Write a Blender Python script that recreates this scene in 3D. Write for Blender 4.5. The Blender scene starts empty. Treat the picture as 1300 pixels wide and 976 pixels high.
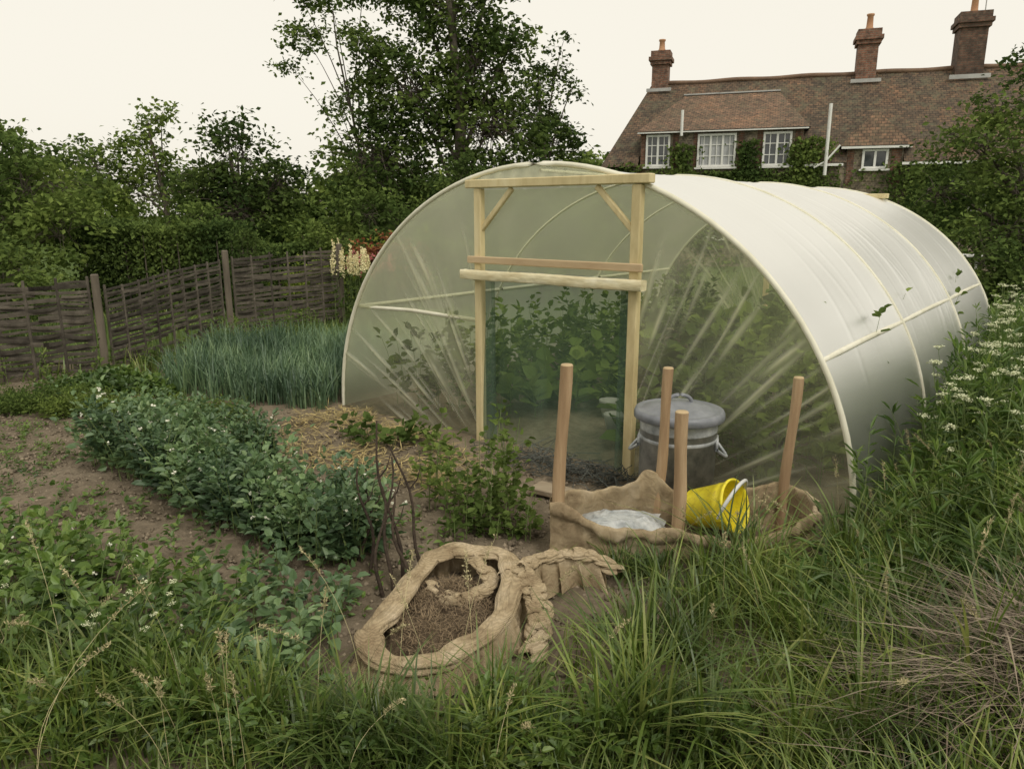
import bpy, math, numpy as np
from mathutils import Matrix, Vector
rng=np.random.default_rng(7)
sc=bpy.context.scene
COL=sc.collection
# ------------------------------------------------------------------ materials
def newmat(name):
    m=bpy.data.materials.new(name); m.use_nodes=True
    nt=m.node_tree; nt.nodes.clear()
    out=nt.nodes.new('ShaderNodeOutputMaterial')
    return m,nt,out
def N(nt,t,**kw):
    n=nt.nodes.new(t)
    for k,v in kw.items():
        if k in n.inputs.keys(): n.inputs[k].default_value=v
        else: setattr(n,k,v)
    return n
def ramp(nt,fac,stops):
    r=nt.nodes.new('ShaderNodeValToRGB'); e=r.color_ramp.elements
    while len(e)<len(stops): e.new(.5)
    for i,(p,c) in enumerate(stops):
        e[i].position=p; e[i].color=(*c,1)
    nt.links.new(fac,r.inputs[0]); return r.outputs[0]
def mixc(nt,f,a,b,bt='MIX'):
    m=nt.nodes.new('ShaderNodeMix'); m.data_type='RGBA'; m.blend_type=bt
    for sock,v in ((m.inputs[0],f),(m.inputs[6],a),(m.inputs[7],b)):
        if hasattr(v,'links'): nt.links.new(v,sock)
        elif isinstance(v,(int,float)): sock.default_value=v
        else: sock.default_value=(*v,1)
    return m.outputs[2]
def leafmat(name,ca,cb,cc=None,trans=.3,rough=.5,nscale=.8,gloss=.05):
    m,nt,out=newmat(name); L=nt.links
    g=N(nt,'ShaderNodeNewGeometry')
    cc=cc or cb
    c=ramp(nt,g.outputs['Random Per Island'],[(0,ca),(.6,cb),(1,cc)])
    no=N(nt,'ShaderNodeTexNoise',Scale=nscale,Detail=0.0)
    L.new(g.outputs['Position'],no.inputs['Vector'])
    v=ramp(nt,no.outputs['Fac'],[(.3,(.62,.67,.62)),(.7,(1.38,1.3,1.08))])  # light and dark of leaf clumps, put into the colour by noise
    c2=mixc(nt,1.0,c,v,'MULTIPLY')
    p=N(nt,'ShaderNodeBsdfDiffuse'); L.new(c2,p.inputs['Color'])
    t=N(nt,'ShaderNodeBsdfTranslucent'); L.new(c2,t.inputs['Color'])
    mx=N(nt,'ShaderNodeMixShader'); mx.inputs[0].default_value=trans
    L.new(p.outputs[0],mx.inputs[1]); L.new(t.outputs[0],mx.inputs[2])
    if gloss:
        gl=N(nt,'ShaderNodeBsdfGlossy',Roughness=rough,Color=(.8,.85,.8,1)); m2=N(nt,'ShaderNodeMixShader'); m2.inputs[0].default_value=gloss
        L.new(mx.outputs[0],m2.inputs[1]); L.new(gl.outputs[0],m2.inputs[2]); mx=m2
    L.new(mx.outputs[0],out.inputs[0])
    return m
def nmat(name,stops,scale=5,rough=.8,bump=.3,bscale=None,detail=6,metal=0,coord='Object',stretch=(1,1,1),island=False,spec=.3,bdist=.02):
    m,nt,out=newmat(name); L=nt.links
    tc=N(nt,'ShaderNodeTexCoord'); mp=N(nt,'ShaderNodeMapping'); mp.inputs['Scale'].default_value=stretch
    L.new(tc.outputs[coord],mp.inputs[0])
    no=N(nt,'ShaderNodeTexNoise',Scale=float(scale),Detail=float(detail),Roughness=.65); L.new(mp.outputs[0],no.inputs['Vector'])
    c=ramp(nt,no.outputs['Fac'],stops)
    if island:
        g=N(nt,'ShaderNodeNewGeometry'); v=ramp(nt,g.outputs['Random Per Island'],[(0,(.6,.6,.6)),(1,(1.3,1.3,1.3))]); c=mixc(nt,1.0,c,v,'MULTIPLY')
    p=N(nt,'ShaderNodeBsdfPrincipled',Roughness=rough,Metallic=metal); p.inputs['Specular IOR Level'].default_value=spec
    L.new(c,p.inputs['Base Color'])
    if bump:
        n2=N(nt,'ShaderNodeTexNoise',Scale=float(bscale or scale*4),Detail=5.0); L.new(mp.outputs[0],n2.inputs['Vector'])
        b=N(nt,'ShaderNodeBump',Strength=bump,Distance=bdist); L.new(n2.outputs['Fac'],b.inputs['Height']); L.new(b.outputs[0],p.inputs['Normal'])
    L.new(p.outputs[0],out.inputs[0]); return m
# ------------------------------------------------------------------ mesh builder
class MB:
    def __init__(s): s.v=[];s.q=[];s.t=[];s.qm=[];s.tm=[];s.n=0;s.att=[]
    def add(s,v,q=None,t=None,mi=0,att=None):
        v=np.asarray(v,float).reshape(-1,3)
        if q is not None and len(q): q=np.asarray(q).reshape(-1,4)+s.n; s.q.append(q); s.qm.append(np.full(len(q),mi))
        if t is not None and len(t): t=np.asarray(t).reshape(-1,3)+s.n; s.t.append(t); s.tm.append(np.full(len(t),mi))
        s.v.append(v); s.n+=len(v); s.att.append(np.zeros(len(v)) if att is None else np.asarray(att).ravel())
    def obj(s,name,mats,parent=None,smooth=False,attname=None,mat4=None):
        v=np.concatenate(s.v) if s.v else np.zeros((0,3))
        if mat4 is not None:
            M=np.array(mat4); v=v@M[:3,:3].T+M[:3,3]
        me=bpy.data.meshes.new(name)
        q=np.concatenate(s.q) if s.q else np.zeros((0,4),int); t=np.concatenate(s.t) if s.t else np.zeros((0,3),int)
        me.vertices.add(len(v)); me.vertices.foreach_set('co',v.ravel())
        me.loops.add(q.size+t.size); me.loops.foreach_set('vertex_index',np.concatenate([q.ravel(),t.ravel()]).astype(np.int32))
        npoly=len(q)+len(t); me.polygons.add(npoly)
        ls=np.concatenate([np.arange(len(q))*4,q.size+np.arange(len(t))*3]).astype(np.int32)
        me.polygons.foreach_set('loop_start',ls)
        mi=np.concatenate([*(s.qm or [np.zeros(0)]),*(s.tm or [np.zeros(0)])]).astype(np.int32)
        me.polygons.foreach_set('material_index',mi)
        me.polygons.foreach_set('use_smooth',np.full(npoly,smooth))
        for m in (mats if isinstance(mats,(list,tuple)) else [mats]): me.materials.append(m)
        if attname:
            a=me.attributes.new(attname,'FLOAT','POINT'); a.data.foreach_set('value',np.concatenate(s.att).astype(np.float32))
        me.update(calc_edges=True); me.validate()
        o=bpy.data.objects.new(name,me); COL.objects.link(o)
        if parent: o.parent=parent
        return o
def nrm(a): return a/(np.linalg.norm(a,axis=-1,keepdims=True)+1e-9)
def tubes(mb,P,R,S=5,mi=0,flat=None):
    P=np.asarray(P,float); R=np.asarray(R,float)
    if P.ndim==2: P=P[None]; 
    if R.ndim==1: R=np.broadcast_to(R,(P.shape[0],P.shape[1]))
    n,K,_=P.shape
    T=nrm(np.gradient(P,axis=1))
    ref=np.where(np.abs(T[:,:1,2:3])>.9,np.array([[[1.,0,0]]]),np.array([[[0,0,1.]]]))
    A=nrm(np.cross(T,np.broadcast_to(ref,T.shape))); B=np.cross(T,A)
    an=np.arange(S)*2*np.pi/S
    v=P[:,:,None,:]+R[:,:,None,None]*(A[:,:,None,:]*np.cos(an)[:,None]+B[:,:,None,:]*np.sin(an)[:,None])
    idx=np.arange(n*K*S).reshape(n,K,S)
    a=idx[:,:-1];b=idx[:,1:]
    q=np.stack([a,np.roll(a,-1,2),np.roll(b,-1,2),b],-1)
    mb.add(v,q=q,mi=mi)
def blades(mb,base,az,h,w,bend,K=5,mi=0,twist=0):
    n=len(base); t=np.linspace(0,1,K)
    hd=np.stack([np.cos(az),np.sin(az),0*az],-1); sd=np.stack([-np.sin(az),np.cos(az),0*az],-1)
    up=np.array([0,0,1.])
    P=base[:,None,:]+up*(h[:,None]*(t-.35*np.minimum(bend,1.2)[:,None]*t**2.5))[...,None]+hd[:,None,:]*(h*bend)[:,None,None]*(t**2)[None,:,None]
    W=w[:,None]*(np.array([.6]+[1.]*(K-3)+[.6,.03])[:K] if K>3 else np.array([1,.7,.03]))[None]
    v=np.stack([P-sd[:,None]*W[...,None]/2,P+sd[:,None]*W[...,None]/2],2)
    idx=np.arange(n*K*2).reshape(n,K,2)
    q=np.stack([idx[:,:-1,0],idx[:,:-1,1],idx[:,1:,1],idx[:,1:,0]],-1)
    mb.add(v,q=q,mi=mi)
def leaves(mb,C,A,Nn,L,W,mi=0,simple=False):
    A=nrm(A); S=nrm(np.cross(A,Nn)); Nn=np.cross(S,A)
    L=np.broadcast_to(L,(len(C),))[:,None]; W=np.broadcast_to(W,(len(C),))[:,None]
    n=len(C)
    if simple:
        v=np.stack([C,C+A*L*.5+S*W*.5+Nn*W*.15,C+A*L,C+A*L*.5-S*W*.5+Nn*W*.15],1)
        i=np.arange(n*4).reshape(n,4)
        mb.add(v,t=np.concatenate([i[:,[0,1,2]],i[:,[0,2,3]]]),mi=mi)
    else:
        f=Nn*W*.18
        v=np.stack([C,C+A*L*.28+S*W*.48+f,C+A*L*.68+S*W*.38+f-Nn*L*.04,C+A*L-Nn*L*.15,C+A*L*.68-S*W*.38+f-Nn*L*.04,C+A*L*.28-S*W*.48+f],1)
        i=np.arange(n*6).reshape(n,6)
        mb.add(v,q=np.concatenate([i[:,[0,1,2,3]],i[:,[0,3,4,5]]]),mi=mi)
def rdir(n,flat=1.):
    d=rng.normal(size=(n,3)); d[:,2]*=flat; return nrm(d)
def plants(mb,bases,h,lean,M,L,W,t0=.1,elev=.35,ms=0,ml=1,sr=.004,petiole=.03,K=5):
    n=len(bases); az=rng.uniform(0,2*np.pi,n); t=np.linspace(0,1,K)
    hd=np.stack([np.cos(az),np.sin(az),0*az],-1)
    f=lambda tt:(bases[:,None,:]+np.array([0,0,1.])*(h[:,None]*tt)[...,None]+hd[:,None,:]*(h*lean)[:,None,None]*(tt**2)[...,None])
    P=f(np.broadcast_to(t,(n,K)))
    tubes(mb,P,sr*(1-.6*t),S=3,mi=ms)
    tt=rng.uniform(t0,1,(n,M)); tt[:,0]=1
    C=f(tt).reshape(-1,3); T=tt.reshape(-1)
    a=rng.uniform(0,2*np.pi,len(C)); e=elev+rng.normal(0,.3,len(C))+.4*(T>.9)
    A=np.stack([np.cos(a)*np.cos(e),np.sin(a)*np.cos(e),np.sin(e)],-1)
    C=C+A*petiole*rng.uniform(.3,1.5,(len(C),1))
    Nn=np.array([0,0,1.])+rng.normal(0,.35,(len(C),3))
    s=(1.15-.45*T)*rng.uniform(.6,1.2,len(C))
    leaves(mb,C,A,Nn,L*s,W*s,mi=ml)
def th(x,y):
    d=(x-2.02)*.776-(y-4.06)*.631
    s=np.clip((d-.12)/1.3,0,1); s=s*s*(3-2*s)
    near=np.clip((60-np.hypot(x,y))/40,0,1)
    return .5*s*near+near*(.025*np.sin(x*2.3+y)*np.sin(y*1.9-x*.7)+.012*np.sin(x*7.1+y*3)*np.sin(y*6.3))
def ground_pts(x,y,dz=0): return np.stack([x,y,th(x,y)+dz],-1)
def inpoly(x,y,poly):
    r=np.zeros(len(x),bool); n=len(poly)
    for i in range(n):
        x1,y1=poly[i]; x2,y2=poly[(i+1)%n]
        c=((y1>y)!=(y2>y))&(x<(x2-x1)*(y-y1)/(y2-y1+1e-12)+x1); r^=c
    return r
def scatter(poly,n):
    p=np.array(poly); lo=p.min(0);hi=p.max(0)
    x=rng.uniform(lo[0],hi[0],n*5); y=rng.uniform(lo[1],hi[1],n*5)
    k=inpoly(x,y,poly); return x[k][:n],y[k][:n]
def empty(name,loc=(0,0,0),rz=0):
    e=bpy.data.objects.new(name,None); e.location=loc; e.rotation_euler=(0,0,rz); COL.objects.link(e); return e
# ------------------------------------------------------------------ common materials
bark=nmat('bark',[(.3,(.06,.05,.038)),(.7,(.15,.125,.10))],scale=6,bump=0,stretch=(1,1,.25))
stemgreen=nmat('stem_green',[(.3,(.10,.15,.045)),(.7,(.16,.21,.07))],scale=8,rough=.6,bump=0)
L_dark=leafmat('leaf_dark',(.045,.07,.028),(.075,.115,.04),(.11,.16,.052),gloss=0)
L_mid=leafmat('leaf_mid',(.065,.10,.036),(.11,.16,.05),(.155,.215,.07),gloss=0)
L_light=leafmat('leaf_light',(.095,.14,.042),(.145,.205,.062),(.2,.265,.085),gloss=0)
L_blue=leafmat('leaf_bluegreen',(.085,.15,.075),(.125,.21,.10),(.19,.28,.14),nscale=2.5)
L_onion=leafmat('leaf_onion',(.07,.13,.08),(.12,.20,.12),(.2,.29,.17),nscale=2)
L_grass=leafmat('leaf_grass',(.075,.125,.024),(.13,.195,.038),(.26,.29,.10),nscale=2.2,rough=.45)
L_weed=leafmat('leaf_weed',(.07,.13,.03),(.115,.195,.042),(.18,.26,.07),nscale=2.5)
L_yel=leafmat('leaf_yellowgreen',(.14,.20,.035),(.2,.26,.05),(.26,.31,.075),gloss=0)
L_red=leafmat('leaf_copper',(.16,.05,.035),(.26,.10,.06),(.30,.20,.09),gloss=0)
petal=nmat('petal_white',[(0,(.7,.7,.55)),(1,(.8,.8,.7))],bump=0)
pink=nmat('petal_pink',[(0,(.5,.12,.14)),(1,(.6,.25,.25))],bump=0)
umbel=nmat('petal_cream',[(0,(.56,.6,.36)),(1,(.74,.75,.55))],bump=0)
pale=nmat('flower_yellow',[(0,(.72,.64,.34)),(1,(.82,.76,.5))],bump=0)
straw=nmat('straw',[(.3,(.34,.26,.11)),(.7,(.52,.42,.2))],scale=3,island=True,bump=0)
drygrass=nmat('dry_grass',[(.3,(.30,.26,.13)),(.7,(.5,.44,.26))],scale=3,island=True,bump=0)
# ------------------------------------------------------------------ ground
n=321; t=np.linspace(-1,1,n); g=np.sinh(6.2*t)/np.sinh(6.2)*500
X,Y=np.meshgrid(g,g+4,indexing='ij'); Z=th(X,Y)
bed=inpoly(X.ravel(),Y.ravel(),[(-6.5,2),(1.2,2.2),(2,4.0),(6.2,9.3),(2.5,12.5),(-2.6,7.5),(-3.4,9.6),(-5.4,9.2),(-8,7.5)]).reshape(n,n)
Z=Z+bed*.012*rng.normal(size=Z.shape)*(np.hypot(X,Y-4)<7)
i=np.arange(n*n).reshape(n,n)
mb=MB(); mb.add(np.stack([X,Y,Z],-1),q=np.stack([i[:-1,:-1],i[1:,:-1],i[1:,1:],i[:-1,1:]],-1),att=np.where(bed,0.,1.))
m,nt,out=newmat('ground_soil_grass'); Lk=nt.links
geo=N(nt,'ShaderNodeNewGeometry')
n1=N(nt,'ShaderNodeTexNoise',Scale=1.3,Detail=6.0); n2=N(nt,'ShaderNodeTexNoise',Scale=14.0,Detail=7.0,Roughness=.7)
for q in (n1,n2): Lk.new(geo.outputs['Position'],q.inputs['Vector'])
soil=ramp(nt,n1.outputs['Fac'],[(.3,(.14,.112,.078)),(.55,(.24,.195,.14)),(.8,(.31,.26,.19))])
soil=mixc(nt,.8,soil,ramp(nt,n2.outputs['Fac'],[(.3,(.55,.55,.55)),(.7,(1.25,1.25,1.25))]),'MULTIPLY')
gr=ramp(nt,n2.outputs['Fac'],[(.3,(.05,.08,.02)),(.7,(.11,.16,.045))])
at=N(nt,'ShaderNodeAttribute'); at.attribute_name='grassy'
c=mixc(nt,at.outputs['Fac'],soil,gr)
p=N(nt,'ShaderNodeBsdfPrincipled',Roughness=.95); p.inputs['Specular IOR Level'].default_value=.1; Lk.new(c,p.inputs['Base Color'])
b=N(nt,'ShaderNodeBump',Strength=.9,Distance=.03); Lk.new(n2.outputs['Fac'],b.inputs['Height']); Lk.new(b.outputs[0],p.inputs['Normal']); Lk.new(p.outputs[0],out.inputs[0])
mb.obj('ground',m,smooth=True,attname='grassy')
def clods(name,poly,nn,smin,smax,mat,dz=0):
    x,y=scatter(poly,nn); C=ground_pts(x,y,dz); s=rng.uniform(smin,smax,len(x))*rng.uniform(.5,1,len(x))
    o=np.array([[1,0,0],[-1,0,0],[0,1,0],[0,-1,0],[0,0,.8],[0,0,-.8]])
    v=C[:,None,:]+o[None]*s[:,None,None]*rng.uniform(.6,1.3,(len(x),6,1))
    f=np.array([[0,2,4],[2,1,4],[1,3,4],[3,0,4],[2,0,5],[1,2,5],[3,1,5],[0,3,5]])
    mb=MB(); mb.add(v,t=(np.arange(len(x))[:,None,None]*6+f)); return mb.obj(name,mat,smooth=True)
soilm=nmat('soil_clod',[(.3,(.14,.112,.078)),(.7,(.30,.245,.18))],scale=9,rough=.95,bump=0,island=True)
clods('soil_clods',[(-6.5,3),(.9,2.5),(1.2,4.5),(-1,6),(-2.6,7),(-6,7.4)],18000,.006,.026,soilm)
# ------------------------------------------------------------------ polytunnel
TUN=empty('polytunnel',(.175,5.56,0),math.radians(-39.1))
A_,B_=2.38,2.2; LEN=6.3
def ell(x): return B_*np.sqrt(np.clip(1-(x/A_)**2,0,1))
def filmmat(name,base,foldgain,col=(.86,.85,.70),gr=.2,foldcol=(.88,.86,.64),tcol=(.95,.98,.86),ior=1.42,gcol=.9):
    m,nt,out=newmat(name); L=nt.links
    at=N(nt,'ShaderNodeAttribute'); at.attribute_name='fold'
    ma=N(nt,'ShaderNodeMath',operation='MULTIPLY_ADD',use_clamp=True); L.new(at.outputs['Fac'],ma.inputs[0]); ma.inputs[1].default_value=foldgain; ma.inputs[2].default_value=base
    tr=N(nt,'ShaderNodeBsdfTransparent',Color=(*tcol,1))
    cc=mixc(nt,at.outputs['Fac'],col,foldcol)
    df=N(nt,'ShaderNodeBsdfDiffuse'); tl=N(nt,'ShaderNodeBsdfTranslucent'); L.new(cc,df.inputs[0]); L.new(cc,tl.inputs[0])
    m1=N(nt,'ShaderNodeMixShader'); m1.inputs[0].default_value=.5; L.new(df.outputs[0],m1.inputs[1]); L.new(tl.outputs[0],m1.inputs[2])
    m2=N(nt,'ShaderNodeMixShader'); L.new(ma.outputs[0],m2.inputs[0]); L.new(tr.outputs[0],m2.inputs[1]); L.new(m1.outputs[0],m2.inputs[2])
    gl=N(nt,'ShaderNodeBsdfGlossy',Roughness=gr,Color=(gcol,gcol,gcol*.97,1))
    fr=N(nt,'ShaderNodeFresnel',IOR=ior)
    m3=N(nt,'ShaderNodeMixShader'); L.new(fr.outputs[0],m3.inputs[0]); L.new(m2.outputs[0],m3.inputs[1]); L.new(gl.outputs[0],m3.inputs[2])
    L.new(m3.outputs[0],out.inputs[0]); return m
film_f=filmmat('film_front',.10,.62,gr=.25,ior=1.3)
film_s=filmmat('film_side',.44,.30,col=(.88,.88,.76),gr=.42,ior=1.25,tcol=(.96,.98,.9))
na,ny=110,260
th_=np.linspace(0,np.pi,na); yy=np.linspace(0.0,LEN,ny)
TH,YY=np.meshgrid(th_,yy,indexing='ij')
ph=(YY%2.1)/2.1; sag=np.sin(np.pi*ph)
wr=np.zeros_like(TH); fold=np.zeros_like(TH)
for k in range(60):
    y0=rng.uniform(.3,LEN); t0=rng.uniform(.2,1.6); ln=rng.uniform(.12,.45); sl=rng.normal(.25,.35)
    if k<40: y0=rng.uniform(2.2,LEN)
    w=rng.uniform(.015,.035)
    gss=np.exp(-((YY-y0-sl*(TH-t0))/w)**2)*np.exp(-((TH-t0)/ln)**2)
    wr+=gss*.003; fold+=gss*.5
soft=np.sin(TH*2.3+YY*1.7)*np.sin(YY*2.9-TH*3.1+.7)*.5+np.sin(TH*6.1-YY*4.3)*np.sin(YY*7.3+TH*2)*.25
r=1-.008*sag+wr/2.3+.0012*np.sin(TH*4+YY*6)*sag
V=np.stack([A_*r*np.cos(TH),YY,B_*r*np.sin(TH)],-1)
i=np.arange(na*ny).reshape(na,ny); q=np.stack([i[:-1,:-1],i[1:,:-1],i[1:,1:],i[:-1,1:]],-1)
fold=fold+.2*(.5+.5*soft)+.25*np.exp(-(np.minimum(ph,1-ph)*2.1/.07)**2)
mb=MB(); mb.add(V,q=q,att=np.clip(fold,0,1)); mb.obj('roof_film',film_s,TUN,True,'fold')
def endskin(name,yoff,seed):
    r2=np.random.default_rng(seed); mb=MB()
    for (x0,x1,ax,az) in ((-A_+.01,-.53,-.15,-.5),(.88,A_-.01,.55,-.5)):
        a0,a1=math.acos(x0/A_),math.acos(x1/A_)
        xs=A_*np.cos(np.linspace(a0,a1,260)); ws=np.linspace(0,1,150)
        Xx=np.repeat(xs[:,None],150,1); Zz=ell(Xx)*ws[None,:]
        thx=np.arctan2(Zz-az,np.abs(Xx-ax)); rr=np.hypot(Zz-az,Xx-ax)
        f=np.zeros_like(Xx)
        for k in range(48):
            tk=r2.uniform(.35,1.5); wk=r2.uniform(.003,.010); rc=r2.uniform(.8,2.4); lr=r2.uniform(.12,.45)
            f+=r2.uniform(.3,1)**1.3*np.exp(-(np.abs(thx-tk-.010*np.sin(rr*3+k))/wk)**1.5)*np.exp(-((rr-rc)/lr)**2)
        for k in range(12):
            tk=r2.uniform(.2,1.5); wk=r2.uniform(.03,.07); rc=r2.uniform(.8,2.2)
            f+=.15*np.exp(-((thx-tk)/wk)**2)*np.exp(-((rr-rc)/.7)**2)
        f+=.10*(.5+.5*np.sin(Xx*3.1+Zz*2.3)*np.sin(Zz*4.1-Xx*1.7))
        edge=np.exp(-(ell(Xx)-Zz)/.06)*.4
        y=yoff-.018*np.clip(f,0,1.5)+.04*np.sin(np.pi*ws)[None,:]*np.sin((Xx-x0)/(x1-x0)*np.pi)
        i=np.arange(Xx.size).reshape(Xx.shape)
        q=np.stack([i[:-1,:-1],i[1:,:-1],i[1:,1:],i[:-1,1:]],-1)
        mb.add(np.stack([Xx,y,Zz],-1),q=q,att=np.clip(f+edge,0,1.2))
    xs=np.linspace(-.53,.88,60); ws=np.linspace(0,1,12)
    Xx=np.repeat(xs[:,None],12,1); Zz=2.04+(ell(Xx)-2.04)*ws[None]
    i=np.arange(Xx.size).reshape(Xx.shape); q=np.stack([i[:-1,:-1],i[1:,:-1],i[1:,1:],i[:-1,1:]],-1)
    mb.add(np.stack([Xx,np.full_like(Xx,yoff-.045)+.045*ws[None]+.004*np.sin(Xx*40),Zz],-1),q=q,att=.35+.3*np.sin(Xx*23)**2)
    mb.obj(name,film_f,TUN,True,'fold')
endskin('front_film',0.0,3); endskin('back_film',LEN,5)
tape=nmat('hoop_tape',[(.3,(.62,.6,.46)),(.7,(.78,.76,.64))],scale=4,rough=.5,bump=0)
mb=MB()
for k,y in enumerate((0.,2.1,4.2,6.3)):
    a=np.linspace(0,np.pi,60); rad=.019 if k==0 else .014; s_=1.0 if k else 1.002
    tubes(mb,np.stack([A_*s_*np.cos(a),np.full(60,y),B_*s_*np.sin(a)],-1),np.full(60,rad),8)
mb.obj('hoops',tape,TUN,True)
mb=MB()
xr=A_*math.sqrt(1-(1.0/B_)**2)-.012
for sx in (-1,1):
    for b0 in (0.,2.1,4.2): tubes(mb,np.array([[sx*xr,b0+.03,1.0],[sx*(xr-.008),b0+1.05,1.0],[sx*xr,b0+2.07,1.0]]),np.full(3,.02),6)
tubes(mb,np.array([[-xr,.03,1.0],[-1.4,.03,1.02],[-.55,.03,1.0]]),np.full(3,.018),6)
tubes(mb,np.array([[0,.05,2.16],[0,3,2.16],[0,LEN-.05,2.16]]),np.full(3,.015),6)
mb.obj('side_rails',tape,TUN,True)
def box(mb,c,s,rot=None,mi=0,bev=.006,jit=0):
    hx,hy,hz=[q/2 for q in s]; b=min(bev,hx*.4,hy*.4,hz*.4)
    prof=[(-hx+b,-hy),(hx-b,-hy),(hx,-hy+b),(hx,hy-b),(hx-b,hy),(-hx+b,hy),(-hx,hy-b),(-hx,-hy+b)]
    sx=(hx-b)/hx; sy=(hy-b)/hy
    vs=[]
    for z,kx,ky in ((-hz,sx,sy),(-hz+b,1,1),(hz-b,1,1),(hz,sx,sy)):
        for x,y in prof: vs.append((x*kx,y*ky,z))
    v=np.array(vs)
    if jit: v=v+rng.normal(0,jit,v.shape)
    if rot is not None: v=v@np.array(rot).T
    v=v+np.array(c)
    i=np.arange(32).reshape(4,8); a=i[:-1];bb=i[1:]
    q=list(np.stack([a,np.roll(a,-1,1),np.roll(bb,-1,1),bb],-1).reshape(-1,4))
    for base,fl in ((0,True),(24,False)):
        o=[[0,1,4,5],[1,2,3,4],[5,6,7,0]]
        for w in o:
            w=[base+k for k in w]; q.append(w[::-1] if fl else w)
    mb.add(v,q=np.array(q),mi=mi)
def rotm(ax,ang): return np.array(Matrix.Rotation(ang,3,ax))
wood=nmat('wood_pale',[(.3,(.46,.37,.19)),(.55,(.64,.54,.31)),(.8,(.75,.67,.44))],scale=6,rough=.6,bump=.3,stretch=(1,1,.25),detail=9)
wood_r=nmat('wood_reddish',[(.3,(.42,.30,.18)),(.7,(.58,.45,.28))],scale=5,rough=.6,bump=.25,stretch=(.3,1,1))
wrapm=nmat('wrapped_beam',[(.3,(.55,.46,.27)),(.5,(.70,.63,.42)),(.7,(.82,.78,.62))],scale=7,rough=.35,bump=.5,bscale=16,stretch=(.5,1,1.5))
for yo,nm in ((-.035,'front'),(LEN-.05,'back')):
    mb=MB()
    box(mb,(.875,yo,1.02),(.07,.06,2.04)); box(mb,(-.525,yo,1.02),(.07,.06,2.04))
    box(mb,(.17,yo-.006,2.075),(1.62,.075,.062))
    for sx,px in ((1,-.525),(-1,.875)):
        box(mb,(px+sx*.17,yo+.004,1.88),(.04,.035,.44),rotm('Y',sx*math.radians(45)))
    mb.obj(nm+'_door_frame',wood,TUN)
mb=MB(); box(mb,(.175,-.085,1.50),(1.56,.03,.055)); mb.obj('cross_batten',wood_r,TUN)
K=50; xs=np.linspace(-.64,.98,K); P=np.stack([xs,np.full(K,-.105),1.385+.002*np.sin(xs*7+1)],-1)
S=16; an=np.arange(S)*2*np.pi/S; pr=np.stack([np.sign(np.cos(an))*np.abs(np.cos(an))**.3*.042,np.sign(np.sin(an))*np.abs(np.sin(an))**.3*.037],-1)
V=np.zeros((K,S,3)); jr=1+.025*rng.normal(size=(K,S))
V[...,0]=P[:,None,0]; V[...,1]=P[:,None,1]+pr[None,:,0]*jr; V[...,2]=P[:,None,2]+pr[None,:,1]*jr
i=np.arange(K*S).reshape(K,S);a=i[:-1];b_=i[1:]; mb=MB(); mb.add(V,q=np.stack([a,np.roll(a,-1,1),np.roll(b_,-1,1),b_],-1))
mb.add(np.concatenate([V[0],[P[0]],V[-1],[P[-1]]]),t=[[k,(k+1)%S,S] for k in range(S)]+[[S+1+(k+1)%S,S+1+k,2*S+1] for k in range(S)])
mb.obj('roller_beam',wrapm,TUN,True)
def netmat(name,fac,col):
    netm,nt,out=newmat(name)
    tr=N(nt,'ShaderNodeBsdfTransparent',Color=(.93,.98,.94,1)); df=N(nt,'ShaderNodeBsdfDiffuse',Color=(*col,1))
    at=N(nt,'ShaderNodeAttribute'); at.attribute_name='fold'
    ma=N(nt,'ShaderNodeMath',operation='MULTIPLY_ADD',use_clamp=True); nt.links.new(at.outputs['Fac'],ma.inputs[0]); ma.inputs[1].default_value=.25; ma.inputs[2].default_value=fac
    mx=N(nt,'ShaderNodeMixShader'); nt.links.new(ma.outputs[0],mx.inputs[0]); nt.links.new(tr.outputs[0],mx.inputs[1]); nt.links.new(df.outputs[0],mx.inputs[2]); nt.links.new(mx.outputs[0],out.inputs[0]); return netm
def sheet(name,x0,x1,z0,z1,y,mat,amp,freq,nx=90,nz_=50,attv=.2):
    xs=np.linspace(x0,x1,nx); zs=np.linspace(z0,z1,nz_); Xx,Zz=np.meshgrid(xs,zs,indexing='ij')
    w_=np.sin(Xx*freq+Zz*2)+.5*np.sin(Xx*freq*2.3+1-Zz*3)
    i=np.arange(Xx.size).reshape(Xx.shape); q=np.stack([i[:-1,:-1],i[1:,:-1],i[1:,1:],i[:-1,1:]],-1)
    mb=MB(); mb.add(np.stack([Xx,y+amp*w_,Zz],-1),q=q,att=attv+.35*np.clip(w_,0,2)*np.sin(Zz*3+Xx*2)**2); return mb.obj(name,mat,TUN,True,'fold')
netA=netmat('green_netting',.22,(.17,.25,.18)); netB=netmat('green_netting_thick',.5,(.10,.15,.11))
sheet('door_net_panel',-.47,.83,.03,1.36,.02,netA,.012,14)
sheet('door_side_net',-.50,-.38,.03,1.36,-.02,netB,.02,30)
sheet('door_edge_net',.76,.84,.03,1.36,-.02,netB,.02,30)
film_d=filmmat('film_door',.20,.12,col=(.62,.66,.48),ior=1.25)
sheet('door_top_film',-.49,.84,1.42,2.03,.0,film_d,.008,9)
mb=MB()
def inner(nst,x0,x1,y0,y1,h0,h1,M,L,W,lean=.25):
    b_=np.stack([rng.uniform(x0,x1,nst),rng.uniform(y0,y1,nst),np.zeros(nst)],-1)
    plants(mb,b_,rng.uniform(h0,h1,nst),rng.uniform(0,lean,nst),M,L,W)
inner(230,1.0,2.05,.25,5.8,.5,1.2,17,.13,.10); inner(170,-2.0,-1.0,.3,5.8,.4,.95,16,.13,.10)
inner(45,-.3,.6,1.6,5.8,.3,.85,12,.26,.24); inner(26,-.9,-.2,.7,2.4,.25,.6,10,.22,.20); inner(26,.3,.9,.6,2.6,.2,.5,10,.2,.18)
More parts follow.
